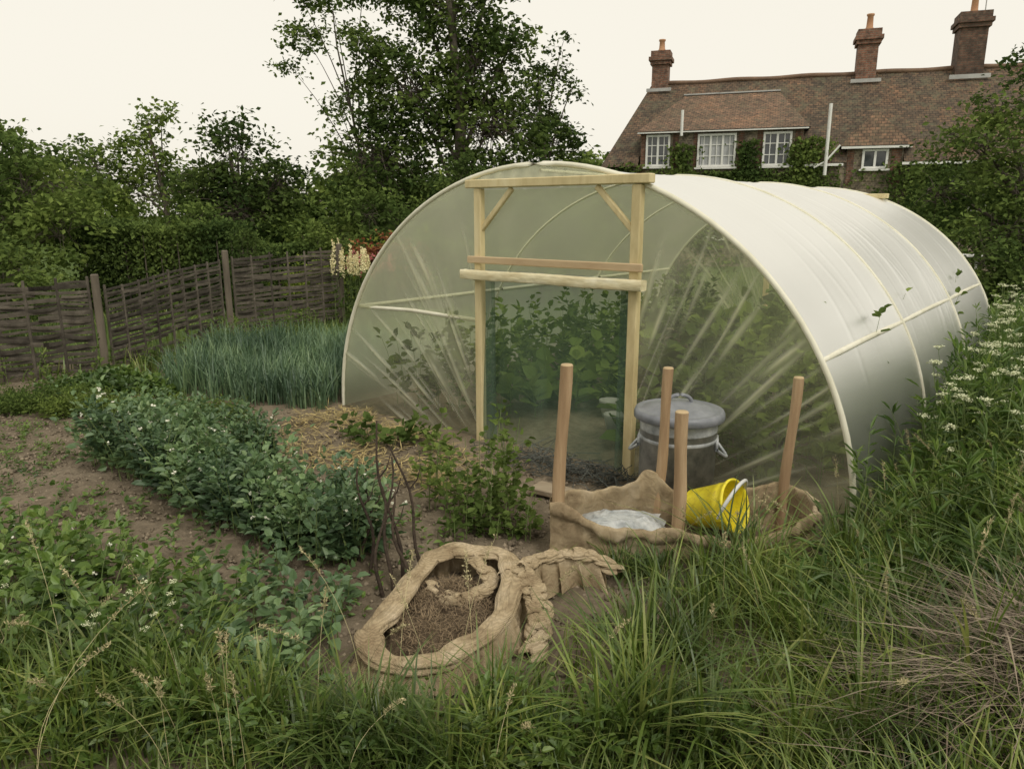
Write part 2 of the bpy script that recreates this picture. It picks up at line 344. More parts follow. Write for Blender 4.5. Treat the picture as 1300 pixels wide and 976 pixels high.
mb.obj('tunnel_crops',[stemgreen,L_light],TUN)
potm=nmat('pot_plastic',[(.3,(.3,.3,.28)),(.7,(.5,.5,.45))],scale=3,rough=.5,bump=0)
def lathe(mb,prof,S=40,M=None,mi=0):
    pr=np.array(prof,float); a=np.arange(S)*2*np.pi/S
    v=np.stack([pr[:,None,0]*np.cos(a),pr[:,None,0]*np.sin(a),np.repeat(pr[:,1:2],S,1)],-1).reshape(-1,3)
    if M is not None: M=np.array(M); v=v@M[:3,:3].T+M[:3,3]
    i=np.arange(len(pr)*S).reshape(len(pr),S); p,q=i[:-1],i[1:]
    mb.add(v,q=np.stack([p,np.roll(p,-1,1),np.roll(q,-1,1),q],-1),mi=mi)
mb=MB()
for (x,y) in ((.5,1.0),(.62,1.2),(-.1,1.3),(.2,.9)):
    lathe(mb,[(0,0),(.07,0),(.1,.14),(.105,.16),(.095,.16),(.09,.12),(0,.12)],20,Matrix.Translation((x,y,0)))
mb.obj('plant_pots',potm,TUN,True)
netc=nmat('dark_netting',[(.3,(.05,.055,.05)),(.7,(.12,.125,.11))],scale=8,bump=0)
mb=MB(); nn=260; c0=np.stack([rng.normal(.45,.33,nn),rng.normal(-.22,.1,nn),rng.uniform(0,.06,nn)],-1); c1=c0+rng.normal(0,.09,(nn,3))*[1,1,.4]; c2=c1+rng.normal(0,.09,(nn,3))*[1,1,.4]
for q in (c0,c1,c2): q[:,2]=np.abs(q[:,2])+.01
tubes(mb,np.stack([c0,(c0+c1)/2+rng.normal(0,.02,(nn,3)),c1,c2],1),np.full(4,.0035),3); mb.obj('netting_heap',netc,TUN)
# ------------------------------------------------------------------ stakes
stakem=nmat('stake_wood',[(.3,(.22,.14,.08)),(.5,(.37,.25,.145)),(.7,(.54,.40,.25))],scale=9,rough=.8,bump=.5,stretch=(1,1,.1),detail=9)
endm=nmat('stake_end',[(.3,(.4,.3,.16)),(.7,(.55,.42,.26))],scale=20,bump=.2)
for (bx,by,tx,ty,hz,r) in ((.245,3.80,.285,3.8,1.07,.035),(.86,4.10,.90,4.10,.99,.031),(.905,3.72,.895,3.70,.84,.036),(1.615,4.12,1.65,4.12,.93,.030)):
    mb=MB(); K=14; t=np.linspace(0,1,K); g0=float(th(np.array(bx),np.array(by)))-.1
    P=np.stack([bx+(tx-bx)*t+.006*np.sin(t*7+bx*5),by+(ty-by)*t,g0+(hz-g0)*t],-1)
    R=r*(1+.05*np.sin(t*13+bx*9)-.06*t)
    tubes(mb,P,R,16)
    top=P[-1]; tubes(mb,np.stack([top,top+[0,0,.006],top+[0,0,.0065]]),np.array([R[-1],r*.84,.0005]),16,mi=1)
    mb.obj('wooden_stake',[stakem,endm],smooth=True)
# ------------------------------------------------------------------ dustbin
DB=empty('dustbin',(1.05,4.44,float(th(np.array(1.05),np.array(4.44)))))
galv=nmat('galvanised_steel',[(.35,(.24,.26,.28)),(.5,(.44,.46,.48)),(.65,(.62,.64,.65))],scale=9,rough=.42,bump=.12,metal=.25,detail=9,spec=.6)
mb=MB(); prof=[(0,.0),(.2,.0),(.205,.01),(.208,.03)]
for k in range(90):
    z=.03+k*.56/89; r=.208+.036*(z/.6)
    if .10<z<.52: r+=.0045*math.sin((z-.10)*2*math.pi/.07)
    prof.append((r,z))
prof+= [(.255,.60),(.258,.61),(.252,.62),(.24,.62),(.235,.1),(0,.1)]
lathe(mb,prof,56); mb.obj('bin_body',galv,DB,True)
lidm=nmat('lid_metal',[(.3,(.13,.14,.16)),(.7,(.27,.28,.31))],scale=8,rough=.42,bump=.12,spec=.5)
mb=MB(); lathe(mb,[(.272,.59),(.28,.595),(.28,.625),(.272,.645),(.255,.65),(.245,.642),(.225,.65),(.15,.675),(.08,.69),(0,.695)],56); mb.obj('bin_lid',lidm,DB,True)
mb=MB(); a=np.linspace(0,np.pi,14)
tubes(mb,np.stack([.075*np.cos(a),0*a,.685+.05*np.sin(a)],-1),np.full(14,.012),8)
mb.obj('lid_handle',lidm,DB,True)
mb=MB()
for sg in (-1,1):
    a=np.linspace(-1,1,14); P=np.stack([sg*(.24+.06*np.cos(a*1.57)),.09*a,.42-.06*np.cos(a*1.57)],-1)
    P=P@rotm('Z',math.radians(-15)).T; tubes(mb,P,np.full(14,.010),8)
    box(mb,np.array([sg*.238,0,.44])@rotm('Z',math.radians(-15)).T,(.02,.14,.07),rotm('Z',math.radians(-15)))
mb.obj('bin_handles',galv,DB,True)
# ------------------------------------------------------------------ yellow bucket
BK=empty('yellow_bucket',(1.13,3.86,.245))
BK.rotation_euler=(math.radians(72),math.radians(-8),math.radians(50))
m,nt,out=newmat('bucket_plastic'); p=N(nt,'ShaderNodeBsdfPrincipled',Roughness=.42)
no=N(nt,'ShaderNodeTexNoise',Scale=9.0,Detail=8.0,Roughness=.7); nt.links.new(ramp(nt,no.outputs['Fac'],[(.3,(.5,.4,.05)),(.45,(.74,.62,.03)),(.65,(.84,.74,.04))]),p.inputs['Base Color']); nt.links.new(p.outputs[0],out.inputs[0]); ymat=m
mb=MB(); lathe(mb,[(0,-.13),(.098,-.13),(.102,-.125),(.104,-.12),(.128,.06),(.131,.062),(.133,.09),(.140,.125),(.150,.128),(.152,.14),(.146,.146),(.138,.142),(.134,.13),(.126,.06),(.1,-.12),(0,-.12)],48)
mb.obj('bucket_body',ymat,BK,True)
greyp=nmat('handle_plastic',[(.3,(.55,.56,.54)),(.7,(.68,.68,.66))],scale=8,rough=.4,bump=0)
mb=MB(); a=np.linspace(0,np.pi,30); tl=math.radians(40)
P=np.stack([.158*np.cos(a),.17*np.sin(a)*math.cos(tl),.105+.17*np.sin(a)*math.sin(tl)],-1)
tubes(mb,P,np.where((a>.25)&(a<2.9),.0105,.006),8); mb.obj('bucket_handle',greyp,BK,True)
mb=MB()
for s in (-1,1): box(mb,(s*.147,0,.105),(.02,.045,.04))
mb.obj('handle_lugs',ymat,BK)
# ------------------------------------------------------------------ hessian
m,nt,out=newmat('hessian'); L=nt.links
tc=N(nt,'ShaderNodeTexCoord'); no=N(nt,'ShaderNodeTexNoise',Scale=6.0,Detail=8.0,Roughness=.65); L.new(tc.outputs['Object'],no.inputs['Vector'])
c=ramp(nt,no.outputs['Fac'],[(.3,(.24,.175,.105)),(.5,(.43,.34,.215)),(.7,(.56,.46,.32))])
w1=N(nt,'ShaderNodeTexWave',Scale=60.0,Distortion=2.0); w1.bands_direction='X'; w2=N(nt,'ShaderNodeTexWave',Scale=60.0,Distortion=2.0); w2.bands_direction='Z'
for w in (w1,w2): L.new(tc.outputs['Object'],w.inputs['Vector'])
ad2=N(nt,'ShaderNodeMath',operation='ADD'); L.new(w1.outputs['Fac'],ad2.inputs[0]); L.new(w2.outputs['Fac'],ad2.inputs[1])
sc_=N(nt,'ShaderNodeMath',operation='MULTIPLY'); L.new(ad2.outputs[0],sc_.inputs[0]); sc_.inputs[1].default_value=.5
c=mixc(nt,.6,c,ramp(nt,sc_.outputs[0],[(.2,(.6,.6,.6)),(.8,(1.2,1.2,1.2))]),'MULTIPLY')
p=N(nt,'ShaderNodeBsdfPrincipled',Roughness=.95); p.inputs['Specular IOR Level'].default_value=.1; L.new(c,p.inputs['Base Color'])
cr=N(nt,'ShaderNodeTexNoise',Scale=12.0,Detail=2.0,Distortion=1.5); L.new(tc.outputs['Object'],cr.inputs['Vector'])
b0=N(nt,'ShaderNodeBump',Strength=.6,Distance=.03); L.new(cr.outputs['Fac'],b0.inputs['Height'])
b=N(nt,'ShaderNodeBump',Strength=.5,Distance=.004); L.new(ad2.outputs[0],b.inputs['Height']); L.new(b0.outputs[0],b.inputs['Normal']); L.new(b.outputs[0],p.inputs['Normal']); L.new(p.outputs[0],out.inputs[0]); hess=m
def resample(P,n,closed=False):
    P=np.array(P,float)
    if closed: P=np.vstack([P,P[:1]])
    m=len(P)-1; out=[]
    for k in np.linspace(0,m,n,endpoint=not closed):
        i=min(int(k),m-1); u=k-i
        g=(lambda j:P[j%m]) if closed else (lambda j:P[min(max(j,0),m)])
        p0,p1,p2,p3=g(i-1),g(i),g(i+1) if closed else P[i+1],g(i+2)
        out.append(.5*((2*p1)+(-p0+p2)*u+(2*p0-5*p1+4*p2-p3)*u*u+(-p0+3*p1-3*p2+p3)*u**3))
    return np.array(out)
def lump(x,y,z,f=9.): return np.sin(x*f+z*5)*np.sin(y*f*1.2+1.3*x*f)*.5+.5*np.sin(z*f*1.7+x*f*.6+y*f*.9)
HP=empty('hessian_compost_pen')
def wall(name,pts,seed):
    C=resample(pts,200); K=16
    s=np.cumsum(np.r_[0,np.linalg.norm(np.diff(C[:,:2],axis=0),axis=1)])
    T=nrm(np.gradient(C[:,:2],axis=0)); Nn=np.stack([T[:,1],-T[:,0]],-1)
    top=C[:,2]+.006*np.sin(s*31)+.008*np.sin(s*13+1)
    w=np.linspace(0,1,K)
    off=.007*np.sin(s*70+seed)[:,None]*w+.012*np.sin(s*24+2)[:,None]*w+.006*np.sin(w*9+s[:,None]*16)+.03*(1-w)[None]*.6
    gz=th(C[:,0],C[:,1])
    V=np.zeros((200,K,3)); V[:,:,0]=C[:,:1]+Nn[:,:1]*off; V[:,:,1]=C[:,1:2]+Nn[:,1:]*off; V[:,:,2]=gz[:,None]-.02+(top[:,None]-gz[:,None]+.02)*w
    H=np.zeros((200,5,3))
    for j,(o,dz) in enumerate(((.004,.005),(.012,.005),(.018,-.003),(.022,-.022),(.024,-.05))):
        jj=o+.003*np.sin(s*60+j); H[:,j,:2]=V[:,-1,:2]+Nn*jj[:,None]; H[:,j,2]=V[:,-1,2]+dz*(1+.4*np.sin(s*23))
    A=np.concatenate([V,H],1); k=A.shape[1]; i=np.arange(200*k).reshape(200,k)
    mb=MB(); mb.add(A,q=np.stack([i[:-1,:-1],i[1:,:-1],i[1:,1:],i[:-1,1:]],-1)); o=mb.obj(name,hess,HP,True)
    md=o.modifiers.new('s','SOLIDIFY'); md.thickness=.006
wall('front_sacking',[(.215,3.775,.30),(.32,3.75,.27),(.48,3.72,.20),(.7,3.69,.17),(.87,3.665,.19),(.95,3.665,.19),(1.2,3.64,.13),(1.6,3.75,.2),(1.72,3.92,.22)],1)
wall('back_sacking',[(1.74,3.95,.22),(1.68,4.09,.27),(1.5,4.12,.27),(1.25,4.10,.19),(1.0,4.06,.22),(.83,4.07,.36),(.72,4.06,.31),(.5,4.03,.27),(.32,3.95,.28),(.22,3.83,.31)],2)
def mound(name,cx,cy,rx,ry,h,mat,parent=None,nseg=70,amp=.02,zoff=0,f=14):
    u=np.linspace(-1,1,nseg); U,V=np.meshgrid(u,u,indexing='ij'); k=np.maximum(np.abs(U),np.abs(V))/np.maximum(np.hypot(U,V),1e-6); Uc,Vc=U*k,V*k
    R=np.clip(np.hypot(Uc,Vc),0,1); x=cx+rx*Uc; y=cy+ry*Vc
    z=th(x,y)+zoff+h*(1-R**3)+amp*lump(x,y,x*0,f)*(1-R**4)+rng.normal(0,amp*.15,x.shape)
    i=np.arange(nseg*nseg).reshape(nseg,nseg); mb=MB(); mb.add(np.stack([x,y,z],-1),q=np.stack([i[:-1,:-1],i[1:,:-1],i[1:,1:],i[:-1,1:]],-1))
    return mb.obj(name,mat,parent,True)
compost=nmat('compost',[(.3,(.06,.042,.026)),(.6,(.13,.095,.06)),(.8,(.2,.15,.10))],scale=14,rough=.95,bump=.8,bscale=60)
mound('pen_compost',1.0,3.87,.78,.24,.08,compost,HP,amp=.02)
bagm=nmat('bag_plastic',[(.3,(.22,.24,.25)),(.5,(.42,.44,.44)),(.7,(.62,.63,.62))],scale=11,rough=.3,bump=.5,bscale=16,spec=.5,bdist=.04)
nb=90; u=np.linspace(-1,1,nb); U,V=np.meshgrid(u,u,indexing='ij')
z=.13+.05*(1-np.abs(U)**3)*(1-np.abs(V)**3)
for k in range(60):
    a=rng.uniform(0,6.28); ph_=rng.uniform(-1,1); dd=np.abs(U*np.cos(a)+V*np.sin(a)-ph_); z+=.011*np.exp(-(dd/.05)**1.2)*np.exp(-((U-rng.uniform(-1,1))**2+(V-rng.uniform(-1,1))**2)/.3)
x=.62+.25*U*(1+.05*np.sin(V*7)); y=3.875+.15*V*(1+.08*np.sin(U*9)); i=np.arange(nb*nb).reshape(nb,nb)
mb=MB(); mb.add(np.stack([x,y,z],-1),q=np.stack([i[:-1,:-1],i[1:,:-1],i[1:,1:],i[:-1,1:]],-1)); mb.obj('plastic_bag',bagm,None,True)
SK=empty('hessian_sack')
def sack_roll(name,pts,closed,r,seed,n=340,zc=.12,wide=1.35,tall=.72):
    C=resample([(a,b_,c_) for a,b_,c_ in pts],n,closed)
    s=np.arange(n)/n*40
    C=C+np.stack([.005*np.sin(s*1.9+seed),.005*np.sin(s*2.3),.006*np.sin(s*1.6+2)],-1)
    T=nrm(np.gradient(C,axis=0)); A=nrm(np.cross(T,[0,0,1.])); B=np.cross(A,T)
    S=44; an=np.arange(S)*2*np.pi/S
    tw=an[None]+.4*np.sin(s[:,None]*.4+seed)
    cre=lambda f,p,k:-(1-np.abs(np.sin(tw*f+s[:,None]*p+seed)))**2.2*k
    R=r*(1+.12*np.sin(s*.7+1)+.05*np.sin(s*1.9))[:,None]*(1.12+cre(1.5,.18,.36)+cre(2.5,-.25,.22)+.05*np.sin(5*an[None]+s[:,None]*.6))
    V=C[:,None]+A[:,None]*(R*np.cos(an)*wide)[...,None]+B[:,None]*(R*np.sin(an)*tall)[...,None]
    V[...,2]=np.maximum(V[...,2],th(V[...,0],V[...,1])-.01)
    i=np.arange(n*S).reshape(n,S)
    a=i if closed else i[:-1]; b_=np.roll(i,-1,0) if closed else i[1:]
    mb=MB(); mb.add(V,q=np.stack([a,np.roll(a,-1,1),np.roll(b_,-1,1),b_],-1)); mb.obj(name,hess,SK,True)
    return C
C=sack_roll('rolled_rim',[(-.60,2.80,.10),(-.56,2.68,.08),(-.40,2.60,.09),(-.22,2.66,.11),(-.06,2.84,.14),(0,3.12,.16),(-.03,3.38,.17),(-.18,3.45,.17),(-.36,3.43,.17),(-.46,3.28,.14),(-.53,3.02,.12)],True,.038,4)
n=len(C); w=np.linspace(0,1,12); cen=C.mean(0)
Dn=nrm((C-cen)*[1,1,0]); s=np.arange(n)/n*60
V=C[:,None]+Dn[:,None]*(.03+.05*w[None,:]+.018*np.sin(s*1.7)[:,None]*w+.012*np.sin(s*5.1)[:,None]*w)[...,None]; V[...,2]=C[:,None,2]*(1-w)-.01
i=np.arange(n*12).reshape(n,12); b_=np.roll(i,-1,0); mb=MB(); mb.add(V,q=np.stack([i[:,:-1],b_[:,:-1],b_[:,1:],i[:,1:]],-1)); mb.obj('sack_side',hess,SK,True)
sack_roll('folded_mouth',[(-.02,3.2,.17),(.06,3.27,.18),(.14,3.38,.17),(.28,3.44,.16),(.42,3.44,.15),(.53,3.38,.1)],False,.030,9,160)
sack_roll('folded_flap',[(-.20,3.40,.16),(-.1,3.22,.12),(-.25,3.1,.10),(-.4,3.22,.1)],False,.028,11,100)
sack_roll('fallen_edge',[(.04,3.2,.19),(.11,3.06,.14),(.12,2.9,.08),(.08,2.76,.03)],False,.040,12,100)
nu,nv=80,24; u=np.linspace(0,1,nu)[:,None]; v=np.linspace(0,1,nv)[None]
top=resample([(.10,3.32,.16),(.2,3.40,.17),(.34,3.43,.15),(.47,3.40,.12)],nu)
V=np.zeros((nu,nv,3)); V[...,0]=top[:,0:1]+.03*v+.025*np.sin(u*24)*v; V[...,1]=top[:,1:2]-.06*v-.035*np.sin(u*30+1)*v; V[...,2]=top[:,2:3]*(1-v**1.2)+.015*np.sin(u*30+v*4)*(1-v)
i=np.arange(nu*nv).reshape(nu,nv); mb=MB(); mb.add(V,q=np.stack([i[:-1,:-1],i[1:,:-1],i[1:,1:],i[:-1,1:]],-1)); mb.obj('hanging_cloth',hess,SK,True)
mound('sack_compost',-.3,3.02,.3,.4,.09,compost,SK,amp=.035,f=22)
fib=nmat('root_fibre',[(.3,(.17,.12,.07)),(.7,(.32,.24,.15))],scale=9,island=True,bump=0)
nf=2500; a=rng.uniform(0,6.28,nf); rr_=np.sqrt(rng.uniform(0,1,nf))*.85; x=-.3+.3*rr_*np.cos(a); y=3.02+.4*rr_*np.sin(a)
base=np.stack([x,y,.09*(1-rr_**3)+.02+th(x,y)],-1); mb=MB(); blades(mb,base,rng.uniform(0,6.28,nf),rng.uniform(.01,.035,nf),np.full(nf,.003),rng.uniform(.5,2.5,nf),4); mb.obj('root_fibres',fib,SK)
# ------------------------------------------------------------------ wattle fence
FN=empty('wattle_fence')
wat=nmat('wattle',[(.3,(.05,.042,.033)),(.6,(.11,.095,.075)),(.8,(.19,.165,.135))],scale=8,rough=.9,bump=.4,island=True)
postm=nmat('fence_post',[(.3,(.08,.068,.052)),(.7,(.18,.15,.115))],scale=7,rough=.9,bump=.5,stretch=(1,1,.2))
def panel(name,p0,p1,h0,h1,z0=.04):
    p0=np.array(p0,float);p1=np.array(p1,float);Ln=np.linalg.norm(p1-p0);T=(p1-p0)/Ln;Nn=np.array([T[1],-T[0]])
    K=72;t=np.linspace(0,1,K); ns=max(2,round(Ln/.3)); rows=22; mb=MB()
    for r in range(rows):
        f=(r+.5)/rows; ht=(h0+(h1-h0)*t)
        z=z0+f*(ht-z0)+.012*np.sin(t*rng.uniform(4,11)+r*1.7)+rng.normal(0,.005)
        off=.014*np.sin(t*ns*np.pi+(r%2)*np.pi)+.004*np.sin(t*20+r)
        XY=p0+T*(t*Ln)[:,None]+Nn*off[:,None]
        hh=.5*(h0-z0)/rows*rng.uniform(.6,1.1)
        sec=[(-.004,-hh),(.004,-hh),(.006,0),(.004,hh),(-.004,hh),(-.006,0)]
        V=np.stack([np.concatenate([XY+Nn*a_,(z+b2)[:,None]],1) for a_,b2 in sec],1)
        for cut in ((0,K),) if rng.random()>.45 else ((0,int(rng.integers(K//4,K*3//4))),(int(rng.integers(K//4,K*3//4)),K)):
            Vc=V[cut[0]:cut[1]]
            if len(Vc)<3: continue
            i=np.arange(len(Vc)*6).reshape(-1,6);a=i[:-1];b_=i[1:]
            mb.add(Vc,q=np.stack([a,np.roll(a,-1,1),np.roll(b_,-1,1),b_],-1))
    for k in range(ns+1):
        f=k/ns; xy=p0+T*Ln*f; hz=h0+(h1-h0)*f+rng.uniform(.0,.05)
        tubes(mb,np.array([[*xy,-.05],[*xy,hz*.5],[*xy,hz],[*xy,hz+.004]]),np.array([.018,.017,.016,.001]),7)
    mb.obj(name,wat,FN)
panel('hurdle_1',(-7.4,7.15),(-5.75,7.95),1.1,1.12); panel('hurdle_2',(-5.68,7.98),(-4.9,8.5),1.12,1.10)
panel('hurdle_3',(-4.85,8.75),(-4.35,11.0),.98,1.18); panel('hurdle_4',(-4.25,11.25),(-3.0,12.7),1.2,1.27)
for k,(x,y,h) in enumerate(((-4.84,8.55,1.17),(-4.30,11.12,1.32),(-2.97,12.78,1.35),(-5.72,7.97,1.15))):
    mb=MB(); box(mb,(x,y,h/2-.05),(.085,.085,h+.1),rotm('Z',.5),bev=.012); mb.obj('fence_post_%d'%(k+1),postm,FN)
# ------------------------------------------------------------------ trees / shrubs
def tree(name,base,trunk_top,lobes,nc,nl,cr,leaf,mat,tr=.2,simple=True,inner_bias=.45):
    mb=MB(); base=np.array(base,float); tt=np.array(trunk_top,float)
    K=9;t=np.linspace(0,1,K); P=base+(tt-base)*t[:,None]+.04*np.linalg.norm(tt-base)*np.stack([np.sin(t*5),np.cos(t*4)-1,0*t],-1)*t[:,None]
    tubes(mb,P,tr*(1-.75*t)*(1+.5*np.exp(-t*14)),9)
    for lb in lobes:
        c=np.array(lb[:3]); r=np.array(lb[3:6]); den=lb[6] if len(lb)>6 else 1
        k=int(np.clip((c[2]-base[2])/(tt[2]-base[2]+1e-6)*.6,.15,.95)*(K-1)); s=P[k]
        u=np.linspace(0,1,7)[:,None]; mid=(s+c)/2+[0,0,.15*np.linalg.norm(c-s)]
        Q=(1-u)**2*s+2*u*(1-u)*mid+u*u*c
        tubes(mb,Q,tr*.34*(1-.75*u[:,0]),6)
        m=int(nc*den*(r.prod()**(2/3))); m=max(m,5)
        dd=rdir(m); rad=rng.uniform(inner_bias,1.0,m)**.7
        cc=c+dd*rad[:,None]*r*rng.uniform(.85,1.15,(m,1))
        u=np.linspace(0,1,5)[None,:,None]; st=c+rng.normal(0,.12,(m,3))*r
        TW=st[:,None]*(1-u)+cc[:,None]*u+np.array([0,0,.08])*np.sin(u*np.pi)*np.linalg.norm(r)
        tubes(mb,TW,tr*.08*(1-.75*np.linspace(0,1,5)),3)
        rs=cr*rng.uniform(.5,1.5,m)
        C=np.repeat(cc,nl,0)+rng.normal(size=(m*nl,3))*np.repeat(rs,nl)[:,None]*[1,1,.55]
        C[:,2]=np.maximum(C[:,2],base[2]+.05)
        A=rdir(len(C))*[1,1,.6]-[0,0,.25]; Nn=np.array([0,0,1.])+rng.normal(0,.6,C.shape)
        s_=leaf*rng.uniform(.6,1.3,len(C)); leaves(mb,C,A,Nn,s_,s_*.66,mi=1,simple=simple)
    return mb.obj(name,[bark,mat])
tree('ash_tree',(-1.9,24,0),(-1.5,24,9.0),[(-4.2,24,3.4,1.9,1.9,1.7),(-3.1,24,5.3,1.8,1.6,1.5),(-.7,24,4.4,1.9,1.8,1.6),(-1.8,24.3,7.7,1.5,1.5,1.3),(-4.1,23.8,6.3,1.1,1.1,.9),
  (-1.1,24,6.2,1.5,1.4,1.3),(-3.1,24.5,8.7,1.5,1.3,1.1,.9),(-.6,24.6,8.9,1.3,1.3,1.0,.8),(-1.9,24,9.9,1.6,1.3,.9),(.1,24,7.0,.8,.8,.7,.8),(-4.0,24,2.0,2,1.6,1.3),(-.3,24,2.2,2.2,1.6,1.3)],32,34,.27,.18,L_mid,.26)
tree('sparse_ash_tree',(-4.9,25,0),(-5.2,25,7.9),[(-5.7,25,8.5,1.1,1.1,.6,.8),(-6.5,25,7.2,.9,1,.45,.9),(-7.0,25,6.3,.4,.6,.3,.9),(-4.8,25,7.3,.7,.8,.5,.9),(-4.5,25,9.2,1.0,1,.7,.8),(-6.9,25,8.9,.6,.6,.35,.8),(-4.9,25,6.0,.5,.6,.4,.9),(-5.6,25,5.2,.5,.6,.4,.9)],38,32,.20,.15,L_light,.07)
tree('pine_tree',(1.0,26,0),(1.1,26,6.4),[(.9,26,6.0,.6,.7,.7),(.7,26,5.0,1.0,1,.7),(1.3,26,4.2,1.2,1.1,.7),(1.0,26,3.0,1.6,1.2,1.0),(1.6,26,7.1,.3,.4,.7,.5),(2.0,25.8,5.9,.4,.4,.4,.5)],40,34,.22,.16,L_dark,.14)
tree('oak_tree',(-8.7,24,0),(-8.6,24,3.7),[(-8.6,24,3.7,1.2,1.2,1.15),(-7.5,24,2.7,.9,1.1,1.0),(-9.8,24,2.5,.9,1.1,.9),(-8.5,23.6,1.8,2.0,1.4,1.1)],36,34,.25,.18,L_dark,.2)
tree('birch_tree',(-12.0,26,0),(-11.9,26,4.8),[(-12.4,26,3.9,.9,1.0,.8,.8),(-11.8,26,4.9,.7,.8,.5,.7),(-14.2,26,3.4,1.1,1.1,1.1),(-12,26,2.4,2.0,1.3,1.3)],34,32,.25,.18,L_light,.12)
tree('willow_tree',(-9.3,13.6,0),(-9.2,13.6,2.9),[(-9.6,13.6,2.75,1.0,1,.8),(-8.6,13.4,2.2,.8,.9,.8),(-10.6,13.8,2.6,1,1,.9),(-8.0,13.2,1.5,.75,.8,.65),(-9.2,13,1.4,1.3,.9,.9)],46,40,.16,.12,L_light,.09)
tree('elder_tree',(-11.5,17,0),(-11.4,17,3.2),[(-11.4,17,3.0,1.3,1.1,.9),(-10.3,17,2.4,1.1,1.1,.9),(-12.8,17,2.8,1.1,1.1,1.1)],40,34,.2,.14,L_mid,.12)
def shrub(name,c,r,mat,leaf=.09,nc=48,nl=34,cr=.13,extra=()):
    x,y,z=c; lob=[(x,y,z,*r)]+[(x+a*r[0],y+b*r[1],z+d*r[2],r[0]*k,r[1]*k,r[2]*k) for a,b,d,k in ((.6,-.2,-.1,.6),(-.6,-.1,-.2,.62),(.1,-.4,.35,.6),(-.3,.1,.45,.5),(.45,.1,.3,.5))]+list(extra)
    return tree(name,(x,y,0),(x,y,z),lob,nc,nl,cr,leaf,mat,.05,inner_bias=.6)
shrub('viburnum_bush',(-3.0,16,1.5),(1.05,.9,.95),L_light,.11)
shrub('bay_bush',(-1.1,17,1.9),(.85,.8,1.25),L_mid,.11)
shrub('cypress_bush',(-4.75,13.2,.9),(.34,.34,.85),L_dark,.06,90,40,.09)
shrub('cherry_bush',(-6.4,15.5,1.45),(.45,.5,.8),L_light,.09)
shrub('box_bush',(-3.9,15,.95),(.8,.6,.75),L_light,.09)
shrub('privet_bush',(-2.3,14.5,.7),(.7,.5,.65),L_yel,.09)
shrub('laurel_bush',(.6,15.5,1.2),(1.1,.8,1.1),L_dark,.12)
shrub('hazel_bush',(2.2,19,1.4),(1.5,1,1.3),L_mid,.13)
shrub('lilac_bush',(-7.6,10.8,.85),(.9,.6,.8),L_mid,.09)
shrub('golden_bush',(-9.0,10.4,.95),(.8,.6,.7),L_yel,.09)
shrub('rose_bush',(6.6,10.8,.9),(.8,.7,.9),L_mid,.09)
shrub('currant_bush',(7.8,9.4,.8),(.9,.7,.7),L_mid,.09)
shrub('holly_bush',(9.2,11.2,1.1),(1.3,.9,1.0),L_dark,.11)
shrub('fuchsia_bush',(3.8,17.0,1.3),(1.3,.8,1.2),L_mid,.12)
shrub('hydrangea_bush',(10.5,16.0,1.4),(2.2,1,1.5),L_mid,.14)
shrub('peony_bush',(-3.6,13.5,.6),(.5,.4,.55),L_yel,.08)
shrub('copper_shrub',(-2.35,13.9,1.0),(.55,.4,.6),L_red,.09,60,34)
tree('apple_tree',(8.7,12.6,0),(8.6,12.6,3.4),[(8.6,12.6,3.45,.95,1.0,.5),(7.6,12.5,2.9,.85,.9,.45),(7.0,12.4,2.15,.7,.9,.45),(8.2,12.2,2.3,1.1,1,.5),(9.7,12.6,2.6,1.1,1,.95),(7.9,12.6,3.5,.5,.6,.3,.8),(8.3,12.6,4.15,.4,.4,.25,.8),(9.1,12.6,4.25,.6,.5,.35,.8),(9.8,12.6,3.7,.8,.8,.55),(7.1,12.4,3.1,.35,.5,.22,.8),(8.0,12,1.5,1.2,.9,.6)],54,40,.16,.095,L_mid,.13)
def hedge(name,x0,x1,y,dy,h,mat,n=14000,leaf=.09):
    mb=MB(); 
    nst=60; b_=np.stack([rng.uniform(x0,x1,nst),rng.uniform(y,y+dy,nst),np.zeros(nst)],-1)
    tubes(mb,np.stack([b_,b_+[0,0,h*.5],b_+[0,0,h*.9]],1),np.array([.02,.015,.008]),4)
    C=np.stack([rng.uniform(x0,x1,n),y+dy*rng.uniform(0,1,n)**1.6,h*(1-rng.uniform(0,1,n)**1.5)],-1)
    C+=rng.normal(0,.04,C.shape); C[:,2]+=.05*np.sin(C[:,0]*3.1)+.03*np.sin(C[:,0]*7); C[:,2]=np.maximum(C[:,2],.03)
    s=leaf*rng.uniform(.6,1.3,n); leaves(mb,C,rdir(n),np.array([0,-.4,1.])+rng.normal(0,.6,C.shape),s,s*.6,mi=1,simple=True)
    mb.obj(name,[bark,mat])
hedge('garden_hedge',-8.3,-5.2,13.9,1.0,1.62,L_mid,17000); hedge('low_hedge',-5.4,-.6,14.6,.8,1.25,L_mid,15000)
hedge('yew_hedge',-14,-8.5,12.4,.9,1.4,L_dark,15000)
lob=[]
for k in range(46):
    x=-60+k*2.9+rng.normal(0,.8); y=44+rng.uniform(-4,10); h=rng.uniform(1.8,3.5)
    if 12<x<34: h*=.8
    lob.append((x,y,h*.75,2.6,2,h))
dist=tree('distant_trees',(-5,50,0),(-5,50,3),lob,8,40,.55,.44,L_light,.1,inner_bias=.5)
